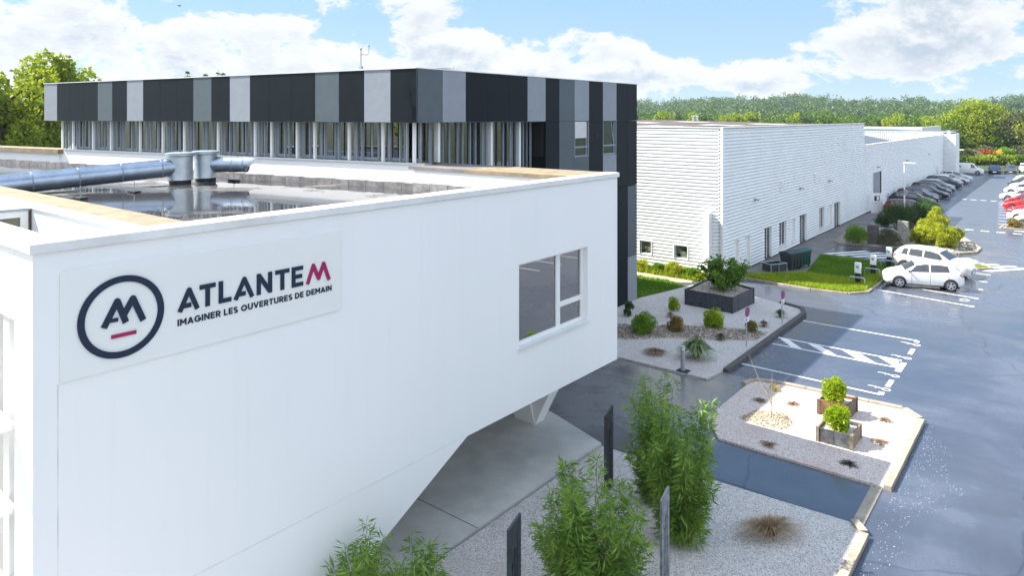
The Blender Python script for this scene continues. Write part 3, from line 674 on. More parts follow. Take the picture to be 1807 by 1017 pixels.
GL = {'I': (.20, [[(.1, 0), (.1, 1)]]), 'M': (.86, [[(.1, 0), (.1, 1)], [(.1, .93), (.43, .35)], [(.43, .35), (.76, .93)], [(.76, 0), (.76, 1)]]),
      'A': (.78, [[(.07, 0), (.39, .95)], [(.39, .95), (.71, 0)], [(.2, .26), (.58, .26)]]), 'G': (.86, [arc(.45, .5, .36, .4, 50, 360, 14) , [(.81, .48), (.48, .48)]]),
      'N': (.76, [[(.1, 0), (.1, 1)], [(.12, .93), (.64, .07)], [(.66, 0), (.66, 1)]]), 'E': (.60, [[(.1, 0), (.1, 1)], [(.1, .9), (.58, .9)], [(.1, .5), (.54, .5)], [(.1, .1), (.58, .1)]]),
      'R': (.68, [[(.1, 0), (.1, 1)], [(.1, .9), (.36, .9)] + arc(.36, .67, .22, .23, 90, -90, 7) + [(.1, .44)], [(.34, .44), (.6, 0)]]), 'L': (.56, [[(.1, 0), (.1, 1)], [(.1, .1), (.54, .1)]]),
      'S': (.62, [arc(.31, .69, .21, .21, 40, 270, 9) + arc(.31, .28, .21, .20, 90, -140, 9)]), 'O': (.92, [arc(.46, .5, .36, .4, 0, 360, 18)]),
      'U': (.74, [[(.1, 1), (.1, .38)] + arc(.37, .38, .27, .29, 180, 360, 8) + [(.64, 1)]]), 'V': (.76, [[(.07, 1), (.38, .05)], [(.38, .05), (.69, 1)]]),
      'T': (.66, [[(.02, .9), (.64, .9)], [(.33, 0), (.33, .9)]]), 'D': (.76, [[(.1, 0), (.1, 1)], [(.1, .9), (.3, .9)] + arc(.3, .5, .36, .4, 90, -90, 10) + [(.1, .1)]])}
TXT = 'IMAGINER LES OUVERTURES DE DEMAIN'; gap_, spc = .13, .34; ch = .105; total = sum((GL[c][0] + gap_) if c != ' ' else spc for c in TXT) - gap_
kx = (8.365 - 5.385) / total; yy = 5.385
for c in TXT:
    if c == ' ': yy += spc * kx; continue
    mb = MB(); n_s = 0
    for st in GL[c][1]:
        P4 = [(yy + x * kx, 6.645 + y * ch) for x, y in st]
        for i in range(len(P4) - 1):
            A_v, B_v = Vector(P4[i]), Vector(P4[i + 1]); d = (B_v - A_v).normalized(); n = Vector((-d.y, d.x)) * .0115; e = .003 if len(P4) > 2 else 0; n_s += 1
            mb.prismx([tuple(A_v - n - d * e), tuple(B_v - n + d * e), tuple(B_v + n + d * e), tuple(A_v + n - d * e)], LX, LX + .010 + .0003 * n_s)
    mb.build('slogan_letter', NAVY, sign); yy += (GL[c][0] + gap_) * kx

# ================================================================ DARK CLAD BLOCK
clad = empty('clad_office_block', (-28, 26, 0), 'taller office block clad in black, grey and silver panels with a ribbon of louvred windows', 'building')
ZT, ZF = 11.76, 9.8
cB = fac(24.8); core = [fac(.1, 1.25), fac(23.6, 1.25), (fac(23.6)[0], 34), (-19.75, 34)]
MB().prism([fac(.05, .3), fac(24.75, .3), (fac(24.75)[0], 33.9), (-18.75, 33.9), (-18.75, 17.7)], ZF - .02, ZT - .06).build('roof', GREYM, clad)
MB().prism([(-21.5, 22.5), fac(23.5, 5.0), (fac(23.5)[0], 33.8), (-21.5, 33.8)], 0, ZF - .03).build('inner_wall', mat('inner_dark', (.12, .11, .10), .8), clad)
MB().box(-19.5, -18.6, 25.5, 33.95, -.1, ZF - .03).build('corner_wall', P_DARK, clad)
MB().prism([(-19.5, 19.4), (-18.62, 19.4), (-18.62, 25.5), (-19.5, 25.5)], 0, 7.6).build('lower_wall', P_DARK, clad)
MB().box(-19.46, -18.62, 25.44, 25.498, 8.2, ZF - .03).build('recess_side', BLACK, clad)
MB().prism([(-19.6, fac(1.1, 1.0)[1]), fac(23.6, .99), fac(23.6, 5), (-21.5, 22.5), (-21.5, 25.4), (-19.6, 25.4)], 8.0, 8.3).build('office_floor', mat('office_floor', (.2, .17, .13), .7), clad)
def s_of_px(px, off=0.0, z=ZT):        # facade distance for an image column
    r = ray(px, HY - 50); lo, hi = -1, 30
    for _ in range(50):
        m = (lo + hi) / 2; x, y = fac(m, off); zc = -x * S_ + y * C_; p = CX + F * (x * C_ + y * S_) / zc
        if p > px: lo = m
        else: hi = m
    return (lo + hi) / 2
Lb = [(78, 'L'), (100.6, 'D'), (124, 'D'), (148, 'D'), (172.5, 'M'), (198, 'D'), (224, 'L'), (252.5, 'D'), (283, 'D'), (312, 'D'), (341, 'M'), (373, 'D'), (405.5, 'L'), (441, 'D'), (476, 'D'), (515, 'D'), (556, 'M'), (598, 'D'), (642.5, 'L'), (689, 'D'), (735, None)]
PM = {'L': P_LIGHT, 'D': P_DARK, 'M': P_MID}
for i in range(len(Lb) - 1):
    s0, s1 = s_of_px(Lb[i][0]), s_of_px(Lb[i + 1][0])
    s1 = max(s1, 0.0)
    MB().prism([fac(s0 - .006), fac(s1 + .006), fac(s1 + .006, .06), fac(s0 - .006, .06)], ZF, ZT).build('cladding_panel', PM[Lb[i][1]], clad)
Rb = [(735, 'M'), (781, 'L'), (822, 'D'), (861, 'D'), (898, 'D'), (931, 'L'), (963, 'D'), (987, 'M'), (1014, 'L'), (1039.5, 'D'), (1064, 'L'), (1088, 'D'), (1108, 'D'), (1124, None)]
for i in range(len(Rb) - 1):
    y0 = PX(Rb[i][0], 150, -18.5)[0]; y1 = PX(Rb[i + 1][0], 150, -18.5)[0]
    MB().box(-18.56, -18.5, y0 + .006, y1 - .006, ZF, ZT).build('cladding_panel', PM[Rb[i][1]], clad)
    if i >= 6:
        k = Rb[i][1]; lo = 6.3
        if i in (8, 10):
            MB().box(-18.56, -18.5, y0 + .006, y1 - .006, lo, 8.05).build('cladding_panel', P_MID if i == 8 else P_LIGHT, clad)
            wf = MB(); wf.box(-18.62, -18.5, y0 + .01, y0 + .05, 8.06, ZF - .01); wf.box(-18.62, -18.5, y1 - .05, y1 - .01, 8.06, ZF - .01)
            wf.box(-18.62, -18.54, y0 + .05, y1 - .05, 8.06, 8.14); wf.box(-18.62, -18.54, y0 + .05, y1 - .05, 8.5, 8.58); wf.box(-18.62, -18.55, y1 - .2, y1 - .14, 8.14, 9.75)
            wo = wf.build('window', P_LIGHT, clad)
            MB().box(-18.60, -18.59, y0 + .05, y1 - .05, 8.14, ZF - .02).build('pane', GLASS_D, wo)
            if i == 8:
                bl = MB()
                for q in range(17): bl.box(-18.56, -18.52, y0 + .05, y1 - .2, 8.98 + q * .047, 9.013 + q * .047)
                bl.build('blind', W_METAL, wo)
            else:
                bl = MB(); bl.add([(-18.58, y1 - .45, 9.78), (-18.58, y1 - .2, 8.6), (-18.56, y1 - .16, 8.6), (-18.56, y1 - .41, 9.78)], [(0, 1, 2, 3)]); bl.build('open_sash', P_LIGHT, wo)
        else:
            MB().box(-18.56, -18.5, y0 + .006, y1 - .006, lo + .012, ZF - .012).build('cladding_panel', PM[k], clad)
        if i == 9: MB().box(-18.5, -18.47, (y0 + y1) / 2 - .07, (y0 + y1) / 2 + .07, 9.0, 9.14).build('vent_cover', BLACK, clad)
        if i == 11: MB().box(-18.5, -18.47, y0 + .5, y0 + .62, 5.35, 5.47).build('vent_cover', BLACK, clad)
        rows = ((2.5, 6.288, k if i < 12 else 'M'), (0, 2.488, k if i < 12 else 'L'))
        for (z0, z1, kk) in rows: MB().box(-18.56, -18.5, y0 + .006, y1 - .006, z0, z1).build('cladding_panel', PM[kk], clad)
mb = MB(); mb.prism([fac(-.02, -.03), fac(24.83, -.03), fac(24.83, .3), fac(-.02, .3)], ZT - .0, ZT + .035); mb.box(-18.8, -18.47, 17.9, 33.98, ZT, ZT + .034); mb.build('roof_edge', W_COPING, clad)
MB().prism([fac(3, 4), fac(23, 2.2), fac(23, 2.6), fac(3, 4.4)], ZT - .05, ZT + .16).build('roof_upstand', W_COPING, clad)
# ribbon windows
colpx = [110, 129, 164, 195.5, 247, 287, 325, 384.5, 450, 479, 524, 555, 615.7, 675.5, 730.4]
rng = random.Random(3); scol = [s_of_px(p, .62) for p in colpx]
for s in scol: MB().prism([fac(s - .05, .60), fac(s + .05, .60), fac(s + .05, .68), fac(s - .05, .68)], 8.291, ZF).build('column', W_METAL, clad)
nf = 0
for i in range(len(scol) - 1):
    hi, lo = scol[i] - .1, scol[i + 1] + .1; L = hi - lo
    k = max(2, int(L / .42)); xs = sorted(lo + L * ((j + .5 + rng.uniform(-.42, .42)) / k) for j in range(k))
    for s in xs:
        nf += 1
        MB().prism([fac(s - .02, .62), fac(s + .02, .62), fac(s + .02, .71), fac(s - .02, .71)], 8.291, ZF).build('louvre_fin', GREYF, clad)
    w_ = MB(); e = .05; c0 = (hi + lo) / 2
    def fbox(s0, s1, z0, z1): w_.prism([fac(s0, .90), fac(s1, .90), fac(s1, .97), fac(s0, .97)], z0, z1)
    fbox(lo - .1, lo - .02, 8.3, ZF); fbox(hi + .02, hi + .1, 8.3, ZF); fbox(lo - .02, hi + .02, 8.3, 8.42)
    if L > 1.2: fbox(c0 - .04, c0 + .04, 8.42, ZF)
    wo = w_.build('window', GREYM, clad)
    MB().prism([fac(lo - .02, .93), fac(hi + .02, .93), fac(hi + .02, .94), fac(lo - .02, .94)], 8.42, ZF).build('pane', GLASS_R, wo)
# right return of the ribbon
Yc = [PX(p, 250, -19.05)[0] for p in (771, 864, 914)]; Yc = [17.95] + Yc + [25.35]
for y in Yc[1:-1]: MB().box(-19.15, -18.93, y - .06, y + .06, 7.62 if y > 19.45 else 8.26, ZF).build('column', W_METAL, clad)
for i in range(len(Yc) - 1):
    lo, hi = Yc[i] + .1, Yc[i + 1] - .1; L = hi - lo; k = max(2, int(L / .36))
    for j in range(k):
        y = lo + L * ((j + .5 + rng.uniform(-.42, .42)) / k); MB().box(-19.10, -19.01, y - .02, y + .02, 7.62 if y > 19.45 else 8.26, ZF).build('louvre_fin', GREYF, clad)
    wo = MB().box(-19.47, -19.40, lo - .1, lo - .02, 7.61, ZF).box(-19.47, -19.40, hi + .02, hi + .1, 7.61, ZF).box(-19.47, -19.4, lo - .02, hi + .02, 7.61, 7.72).build('window', GREYM, clad)
    MB().box(-19.45, -19.44, lo - .02, hi + .02, 7.72, ZF).build('pane', GLASS_R, wo)
for q in range(9): MB().prism([fac(1.5 + q * 2.5, 1.15), fac(1.9 + q * 2.5, 1.15), fac(1.9 + q * 2.5, 1.25), fac(1.5 + q * 2.5, 1.25)], 8.33, ZF - .05).build('curtain', mat('brown_curtain', (.20, .13, .08), .9) if q % 3 == 0 else mat('pale_blind', (.4, .45, .44), .8), clad)
# things on that roof
mast = empty('weather_station', (*G(637, 122, ZT), ZT + .03), 'thin weather mast with wind vane and cup arm on the dark block roof', 'weather station')
mx_, my_ = mast.location.x, mast.location.y
MB().tube([(mx_, my_, ZT + .03), (mx_, my_, ZT + .74)], .018, 8).build('pole', GREYM, mast)
MB().box(mx_ - .07, mx_ + .07, my_ - .05, my_ + .05, ZT + .03, ZT + .1).build('base', GREYM, mast)
MB().tube([(mx_, my_, ZT + .55), (mx_ + .2, my_ + .12, ZT + .53), (mx_ + .26, my_ + .16, ZT + .6), (mx_ + .26, my_ + .16, ZT + .85)], .012, 6).build('arm', GREYM, mast)
MB().disc((mx_, my_, ZT + .75), .05, 'z', .05, 10).disc((mx_ + .26, my_ + .16, ZT + .86), .035, 'z', .04, 10).build('sensor', GREYM, mast)
rl = empty('roof_rail', (-18.8, 17.9, ZT), 'folded silver safety rail lying along the dark roof edge', 'rail')
a, c = G(700, 121, ZT + .12), G(799, 121, ZT + .12)
MB().tube([(*a, ZT + .1), (*c, ZT + .16)], .03, 8).tube([(a[0] + .5, a[1] + .3, ZT + .1), (*c, ZT + .10)], .02, 8).build('rail', GALV, rl)
MB().box(c[0] - .03, c[0] + .03, c[1] - .03, c[1] + .03, ZT + .03, ZT + .22).build('post', GALV, rl)

# ================================================================ DUCTS ON THE ROOF
def duct(name, label, x, y, h, r, pipe, mtop, elbow=None):
    o = empty(name, (x, y, 7.35), label, 'vent', 'steel ventilation ducts on the white wing roof')
    MB().tube([(x, y, 7.35), (x, y, 7.49)], r * .86, 28).build('curb', BLACK, o, smooth=True)
    MB().tube([(x, y, 7.48), (x, y, 7.52), (x, y, 7.56), (x, y, 7.35 + h - .13)], [r * .9, r, r * .985, r * .985], 32).build('stack', mtop, o, smooth=True)
    MB().tube([(x, y, 7.35 + h - .14), (x, y, 7.35 + h - .11), (x, y, 7.35 + h), (x, y, 7.35 + h + .01)], [r * 1.04, r * 1.15, r * 1.15, r * .9], 32).build('cap', mtop, o, smooth=True)
    a, c = Vector(pipe[0]), Vector(pipe[1]); L = (c - a).length; n = int(L / .11); pts = []; rs = []
    for i in range(n + 1): pts.append(a + (c - a) * i / n); rs.append(pipe[2] * (1.022 if i % 2 else 1.0))
    pb_ = MB().tube(pts, rs, 28); d = (c - a).normalized()
    if L < 4:
        for i in range(1, 29): v = Vector(pb_.v[-i]); pb_.v[-i] = tuple(v + d * (v.z - c.z) * 1.1)
    pb_.build('pipe', GALVB, o, smooth=True)
    for t in pipe[3]:
        p = a + d * t; MB().tube([p - d * .02, p + d * .02], pipe[2] * 1.035, 28).build('joint_ring', GREYF, o)
    return o
def foot(px, py, label):
    x, y = G(px, py, 7.45); o = empty('duct_support', (x, y, 7.36), label, 'support', 'small feet carrying the roof ducts')
    MB().box(x - .28, x + .28, y - .12, y + .12, 7.36, 7.42).build('foot_plate', BLACK, o, bevel=.01); MB().tube([(x, y, 7.42), (x, y, 7.78)], .015, 8).build('rod', GALV, o)
x1, y1 = G(318, 323, 7.38); x2, y2 = G(363, 319, 7.38)
zc = lambda x, y: -x * S_ + y * C_
r1 = 21 / F * zc(x1, y1); r2 = 19.5 / F * zc(x2, y2); h1 = (326 - 271) / F * zc(x1, y1); h2_ = (323 - 269) / F * zc(x2, y2)
p_a = PX(0, 322, x1); 
def pt(px, py, Zc): x, y = at_depth(px, Zc); return (x, y, H - (py - HY) * Zc / F)
Z1 = zc(x1, y1); Zl = Z1 * .84
duct('ventilation_duct', 'silver vent stack joined to the long spiral duct running to the left edge', x1, y1, h1, r1, (pt(-190, 347, Zl * .93), (x1, y1, 7.35 + h1 * .55), 15.5 / F * Z1, [.9, 2.2, 3.6, 5.0, 6.4, 7.8]), GALV)
Z2 = zc(x2, y2)
duct('ventilation_duct', 'silver vent stack with the short spiral duct cut off at a slant', x2, y2, h2_, r2, ((x2, y2, 7.35 + h2_ * .55), pt(441, 290, Z2 * 1.0), 13.5 / F * Z2, [1.15, 1.6]), GALV)
foot(142, 346, 'duct foot nearest the left edge of the flat roof'); foot(237, 335, 'duct foot just left of the two vent stacks'); foot(413, 316, 'duct foot under the short slanted duct')

# ================================================================ WAREHOUSES
def siding(x0, y0, x1, y1, z0, z1, pitch=.215, depth=.06, flip=False):
    """horizontal profiled sheet as a closed solid from (x0,y0) to (x1,y1); profile bulges to the right of the direction"""
    d = Vector((x1 - x0, y1 - y0)).normalized(); n = Vector((d.y, -d.x)); prof = []; z = z0
    while z < z1 - .001:
        for dz, o in ((0, 0), (.065, 0), (.125, -depth), (.15, -depth)):
            if z + dz < z1: prof.append((o, z + dz))
        z += pitch
    prof.append((0, z1)); prof = prof + [(-.25, z1), (-.25, z0)]
    m = MB(); k = len(prof); vs = [(x0 + n.x * o, y0 + n.y * o, zz) for o, zz in prof] + [(x1 + n.x * o, y1 + n.y * o, zz) for o, zz in prof]
    m.add(vs, [tuple(range(k))[::-1], tuple(range(k, 2 * k))] + [(i, (i + 1) % k, k + (i + 1) % k, k + i) for i in range(k)][::1])
    return m
def cut_openings(o, boxes):
    cm = MB()
    for bx in boxes: cm.box(*bx)
    t = cm.build('x', None); me = t.data; bpy.data.objects.remove(t); bool_cut(o, me)
def fix(o, parent): o.parent = parent; o.location = -wloc(parent)
def recalc(o):
    bm = bmesh.new(); bm.from_mesh(o.data); bmesh.ops.recalc_face_normals(bm, faces=bm.faces); bm.to_mesh(o.data); bm.free()
wh = empty('warehouse', (-30, 60, 0), 'large white warehouse with horizontal profiled siding, nearest corner sunlit on its end wall', 'warehouse')
XH = -16.6; WY0, WY1, WZ = 41.17, 78.4, 9.3
openings = [(43.2, 43.85, .0, 2.2, 'w'), (45.05, 45.85, 0, 2.2, 'd'), (48.7, 50.05, .05, 2.3, 'g'), (51.8, 53.3, .5, 2.3, 'g'), (54.7, 55.4, .5, 2.27, 'w'), (56.7, 58.4, .05, 2.3, 'g'), (62.15, 63.5, .5, 2.32, 'g'), (65.0, 65.9, .5, 2.28, 'w'), (66.85, 68.75, .05, 2.3, 'g')]
ls = siding(XH, WY0, XH, WY1, .12, WZ).build('long_wall', SIDING); recalc(ls); cut_openings(ls, [(XH - .5, XH + .2, a, c, z0, z1) for a, c, z0, z1, _ in openings]); fix(ls, wh)
endop = []
for (pa, pb, pt_, pb_) in ((1129, 1149, 424, 449), (1190, 1213, 432, 458)):
    xa = PY(pa, 430, WY0)[0]; xb = PY(pb, 430, WY0)[0]; zt = PY(pa, pt_, WY0)[1]; endop.append((xa, xb, zt - .85, zt))
es = siding(-62, WY0, XH - .02, WY0, .12, WZ).build('end_wall', SIDING); recalc(es); cut_openings(es, [(a, c, WY0 - .2, WY0 + .5, z0, z1) for a, c, z0, z1 in endop]); fix(es, wh)
MB().box(-62, XH - .26, WY0 + .26, WY1, 0, WZ - .4).build('inner_box', W_RENDER, wh)
MB().box(XH - .2, XH - .02, WY0 + .03, WY1, -.05, .13).build('plinth', KERBD, wh)
MB().box(XH - .12, XH + .02, WY0 - .02, WY0 + .12, .1, WZ).build('corner_trim', W_METAL, wh)
MB().box(XH - .24, XH + .03, WY0 + .121, WY1, WZ, WZ + .06).box(-62, XH + .03, WY0 - .03, WY0 + .12, WZ + .001, WZ + .058).build('roof_trim', W_COPING, wh)
ppx = PY(1252, 400, WY0)[0]
MB().box(ppx - .18, ppx + .15, WY0 - .45, WY0 - .001, 0, 4.15).build('pilaster', W_METAL, wh)
rf = MB(); rf.add([(XH - .1, WY0 + .1, WZ - .15), (XH - .1, WY1, WZ - .15), (-38, WY1, WZ + .3), (-38, WY0 + .1, WZ + .42)], [(0, 1, 2, 3)])
rf.add([(-38, WY0 + .1, WZ + .42), (-38, WY1, WZ + .3), (-62, WY1, WZ - .1), (-62, WY0 + .1, WZ - .1)], [(0, 1, 2, 3)]); rf.build('roof', ROOFB, wh)
for (xa, xb) in ((-23.5, -20.6), (-31, -28), (-19.0, -17.3)):
    def rz(x, y): t = (XH - .1 - x) / (38 + XH - .1); return WZ - .15 + .57 * t - .12 * t * (y - WY0) / (WY1 - WY0) + .04
    for yy in (43.0, 53, 64):
        MB().add([(xb, yy, rz(xb, yy)), (xb, yy + 3, rz(xb, yy + 3)), (xa, yy + 3, rz(xa, yy + 3)), (xa, yy, rz(xa, yy))], [(0, 1, 2, 3)]).build('skylight', W_METAL, wh)
for (a, c, z0, z1, k) in openings:
    X = XH - .16; n = 'door' if z0 < .2 else 'window'
    f = MB(); f.box(X, X + .05, a, a + .08, z0, z1); f.box(X, X + .05, c - .08, c, z0, z1); f.box(X, X + .05, a + .08, c - .08, z1 - .08, z1); f.box(X, X + .05, a + .08, c - .08, z0, z0 + .08)
    if k == 'g' and c - a > 1.2: f.box(X, X + .05, (a + c) / 2 - .04, (a + c) / 2 + .04, z0 + .08, z1 - .08)
    f.box(X - .08, XH - .001, c - .02, c + .03, z0, z1); f.box(X - .08, XH + .015, a - .02, c + .02, z1 - .0, z1 + .05)
    fo = f.build(n, W_METAL, wh)
    MB().box(X + .01, X + .02, a + .08, c - .08, z0 + .08, z1 - .08).build('pane' if k == 'g' else 'leaf', GLASS_D if k == 'g' else W_METAL, fo)
    if z0 > .3: MB().box(XH - .1, XH + .08, a - .03, c + .03, z0 - .06, z0).build('sill', W_METAL, fo)
for (xa, xb, z0, z1) in endop:
    f = MB(); f.box(xa, xa + .06, WY0 + .1, WY0 + .15, z0, z1); f.box(xb - .06, xb, WY0 + .1, WY0 + .15, z0, z1); f.box(xa + .06, xb - .06, WY0 + .1, WY0 + .15, z1 - .06, z1); f.box(xa + .06, xb - .06, WY0 + .1, WY0 + .15, z0, z0 + .06)
    f.box(xa - .05, xa, WY0 - .03, WY0 + .1, z0 - .05, z1 + .05); f.box(xb, xb + .05, WY0 - .03, WY0 + .1, z0 - .05, z1 + .05); f.box(xa, xb, WY0 - .03, WY0 + .1, z1, z1 + .05)
    fo = f.build('window', W_METAL, wh); MB().box(xa + .06, xb - .06, WY0 + .12, WY0 + .13, z0 + .06, z1 - .06).build('pane', mat('net_curtained_glass', (.20, .23, .18), .08, .5, 3), fo)
def wall_lamp(y, z, par, X=XH):
    o = MB().box(X, X + .28, y - .12, y + .12, z - .02, z + .06).box(X, X + .04, y - .16, y + .16, z - .08, z + .1).build('wall_lamp', GREYM, par)
for y, z in ((46.7, 4.43), (56.7, 4.4), (65.0, 4.4)): wall_lamp(y, z, wh)
for y in (52.3, 61.0):
    v = MB()
    for q in range(5): v.box(XH + .0, XH + .03, y - .35, y + .35, 4.55 + q * .165, 4.63 + q * .165)
    v.build('vent_grille', W_METAL, wh)
# second, lower warehouse
w2 = empty('warehouse', (-30, 106, 0), 'lower white warehouse behind the row of dark parked cars', 'warehouse')
Z2T = 7.05
ls = siding(XH, WY1 + .02, XH, 134.5, .12, Z2T).build('long_wall', SIDING); recalc(ls); cut_openings(ls, [(XH - .5, XH + .2, 82.2, 86.4, 0, 3.95), (XH - .5, XH + .2, 126.4, 128.2, 0, 2.2)]); fix(ls, w2)
MB().box(-62, XH - .26, WY1 + .1, 134.4, 0, 5.2).build('inner_box', W_RENDER, w2)
MB().box(XH - .24, XH + .03, WY1 + .02, 134.5, Z2T, Z2T + .06).build('roof_trim', W_COPING, w2)
MB().box(XH - .2, XH - .02, WY1, 134.5, -.05, .13).build('plinth', KERBD, w2)
f = MB().box(XH - .2, XH - .12, 82.2, 84.2, 0, 3.95).box(XH - .2, XH - .12, 84.25, 86.4, 0, 3.95).build('door', P_LIGHT, w2)
MB().box(XH - .12, XH + .02, 86.4, 86.5, 0, 4).box(XH - .12, XH + .02, 82.1, 82.2, 0, 4).build('door_frame', W_METAL, f)
MB().box(XH - .2, XH - .15, 126.4, 128.2, 0, 2.2).build('door', W_METAL, w2)
for y, z in ((84.5, 4.5), (101.6, 4.4), (119, 4.45)): wall_lamp(y, z, w2)
xr = PY(1530, 233, 134.2)[0]; xq = PY(1582, 247, 134.2)[0]
MB().add([(XH - .25, WY1 + .1, 4.4), (XH - .25, 134.4, 4.4), (xr - 4, 134.4, 7.5), (xr - 4, WY1 + .1, 7.5)], [(0, 1, 2, 3)]).build('roof', ROOFG, w2)
MB().add([(-24, 88, 6.05), (-24, 93, 6.05), (-26.5, 93, 6.4), (-26.5, 88, 6.4)], [(0, 1, 2, 3)]).build('skylight', W_METAL, w2)
# third block with slatted front wall and projecting bay
w3 = empty('warehouse', (-28, 148, 0), 'farthest white warehouse bay jutting towards the car park, beside the white van', 'warehouse')
xt = PY(1686.5, 238, 134.6)[0]; zt = 7.2
es = siding(XH - .3, 134.6, xt, 134.6, 0, zt, .215, .06).build('bay_front', SIDING); recalc(es); fix(es, w3)
es = siding(xt, 134.62, xt, 139.5, 0, zt).build('bay_side', SIDING); recalc(es); fix(es, w3)
MB().box(XH - .3, xt - .26, 134.86, 139.5, 0, zt - .1).build('inner_box', W_RENDER, w3)
mb = MB()
for q in range(140): x = -60 + q * .31; mb.box(x, x + .2, 134.55, 134.7, 3.5, 7.45)
mb.build('slatted_wall', W_METAL, w3)
MB().box(-60.5, XH - .31, 134.72, 158, 3.5, 7.4).build('rear_wall', P_MID, w3)
MB().box(-60.5, xt + .03, 134.5, 134.9, 7.452, 7.52).build('roof_trim', W_COPING, w3)
MB().box(PY(1668, 238, 134)[0], PY(1674, 238, 134)[0], 136, 136.6, 7.2, 7.75).build('roof_vent', GREYM, w3)
w4 = empty('warehouse', (-80, 150, 0), 'distant white building with blue grey roof rising behind the slatted wall', 'warehouse')
xa, za = PY(1500, 222, 172); xb, zb2 = PY(1627, 224, 172)
MB().box(xa - 30, xb, 172, 172.4, 0, zb2).box(xb - .4, xb, 172.4, 200, 0, zb2).build('wall', W_METAL, w4)
MB().add([(xa - 30, 140, 7.0), (PY(1600, 232, 160)[0], 140, 7.0), (PY(1590, 232, 171)[0], 171.9, zb2 - .5), (xa - 30, 171.9, zb2 - .3)], [(0, 1, 2, 3)]).build('roof', ROOFG, w4)
MB().box(xa - 30, PY(1600, 232, 160)[0], 140, 171.8, 0, 6.9).build('base', P_LIGHT, w4)
for i, px in enumerate((1223, 1230)):
    x, y = at_depth(px, 92); o = empty('roof_vent', (x, y, 9.3), ('left' if i == 0 else 'right') + ' one of two thin vent pipes above the warehouse roof', 'vent', 'vent pipes above the warehouse roof')
    MB().tube([(x, y, 8.0), (x, y, 10.05)], .12, 8).build('pipe', GALV, o); MB().disc((x, y, 10.1), .25, 'z', .12, 10).build('cowl', GALV, o)
x, y = -16.3, 80.3
nb = empty('notice_board', (x, y, 0), 'tall white door leaf with a small dark notice between the two warehouses', 'notice board')
ya_ = 78.6
d0_, d1_ = Vector((-16.45, 78.9)), Vector((-15.0, 80.3)); dd = (d1_ - d0_).normalized()
MB().obox((d0_ + d1_) / 2, dd, .62, .04, .1, 2.15).build('panel', W_METAL, nb); 
MB().obox((d0_ + d1_) / 2 + Vector((dd.y, -dd.x)) * .05, dd, .28, .012, 1.35, 1.85).build('notice', NAVY, nb)
MB().obox((d0_ + d1_) / 2 + Vector((dd.y, -dd.x)) * .062 + dd * .08, dd, .12, .006, 1.42, 1.8).build('notice_sheet', W_METAL, nb)
MB().obox((d0_ + d1_) / 2 + Vector((dd.y, -dd.x)) * .044, dd, .6, .006, 1.1, 1.13).build('rail', GREYM, nb)

# ================================================================ CARS
def interp(pts, u): 
    xs = [p[0] for p in pts]; ys = [p[1] for p in pts]; return float(np.interp(u, xs, ys))
def smoothed(pts, n=64, k=2):
    u = np.linspace(0, 1, n); y = np.interp(u, [p[0] for p in pts], [p[1] for p in pts])
    for _ in range(k): z = y.copy(); z[1:-1] = (y[:-2] + 2 * y[1:-1] + y[2:]) / 4; y = z
    return list(zip(u, y))
TYPES = {
 'hatchback': dict(L=4.08, top=[(0, .58), (.03, .70), (.1, .83), (.24, .98), (.40, 1.43), (.52, 1.55), (.72, 1.54), (.88, 1.43), (.965, 1.05), (1, .80)], belt=[(0, .58), (.03, .69), (.1, .80), (.24, .92), (.6, .98), (.88, 1.06), (.965, .98), (1, .78)], W=.875, fr=(.25, .40), rr=(.885, .962), sw=[(.30, .41, .565, .565), (.585, .585, .82, .80)], ax=(.195, .83), wr=.32),
 'mpv': dict(L=4.43, top=[(0, .62), (.03, .76), (.1, .90), (.22, 1.03), (.38, 1.48), (.50, 1.62), (.75, 1.62), (.90, 1.52), (.97, 1.15), (1, .85)], belt=[(0, .62), (.03, .75), (.1, .87), (.22, .96), (.6, 1.02), (.9, 1.10), (.97, 1.04), (1, .82)], W=.91, fr=(.23, .38), rr=(.91, .965), sw=[(.285, .375, .37, .40), (.33, .405, .565, .565), (.585, .585, .765, .755), (.785, .775, .87, .845)], ax=(.19, .82), wr=.34),
 'estate': dict(L=4.6, top=[(0, .58), (.03, .68), (.1, .80), (.25, .95), (.41, 1.36), (.52, 1.46), (.75, 1.45), (.90, 1.34), (.97, 1.02), (1, .78)], belt=[(0, .58), (.03, .67), (.1, .77), (.25, .88), (.6, .94), (.9, 1.0), (.97, .95), (1, .76)], W=.89, fr=(.26, .41), rr=(.90, .965), sw=[(.32, .42, .57, .57), (.59, .59, .76, .75), (.78, .77, .87, .85)], ax=(.19, .80), wr=.33),
 'suv': dict(L=4.5, top=[(0, .70), (.03, .85), (.1, 1.0), (.24, 1.12), (.37, 1.52), (.47, 1.66), (.75, 1.67), (.92, 1.58), (.975, 1.15), (1, .9)], belt=[(0, .70), (.03, .84), (.1, .96), (.24, 1.05), (.6, 1.10), (.92, 1.16), (.975, 1.1), (1, .88)], W=.92, fr=(.25, .37), rr=(.925, .972), sw=[(.31, .385, .56, .56), (.58, .58, .75, .74), (.77, .76, .88, .86)], ax=(.19, .81), wr=.36),
 'van': dict(L=5.0, top=[(0, .75), (.03, .95), (.08, 1.08), (.15, 1.2), (.27, 1.82), (.33, 1.96), (.9, 1.97), (.985, 1.92), (1, 1.8)], belt=[(0, .75), (.03, .93), (.08, 1.04), (.15, 1.1), (.6, 1.12), (.9, 1.12), (.985, 1.12), (1, 1.1)], W=.96, fr=(.155, .27), rr=(.99, .991), sw=[(.20, .285, .37, .37)], ax=(.17, .79), wr=.34)}
CARP = {}
def paint(name, c, metal=.0): return mat('car_paint_' + name, c, .32, .02, 2, metal=metal, coat=.45, spec=.35)
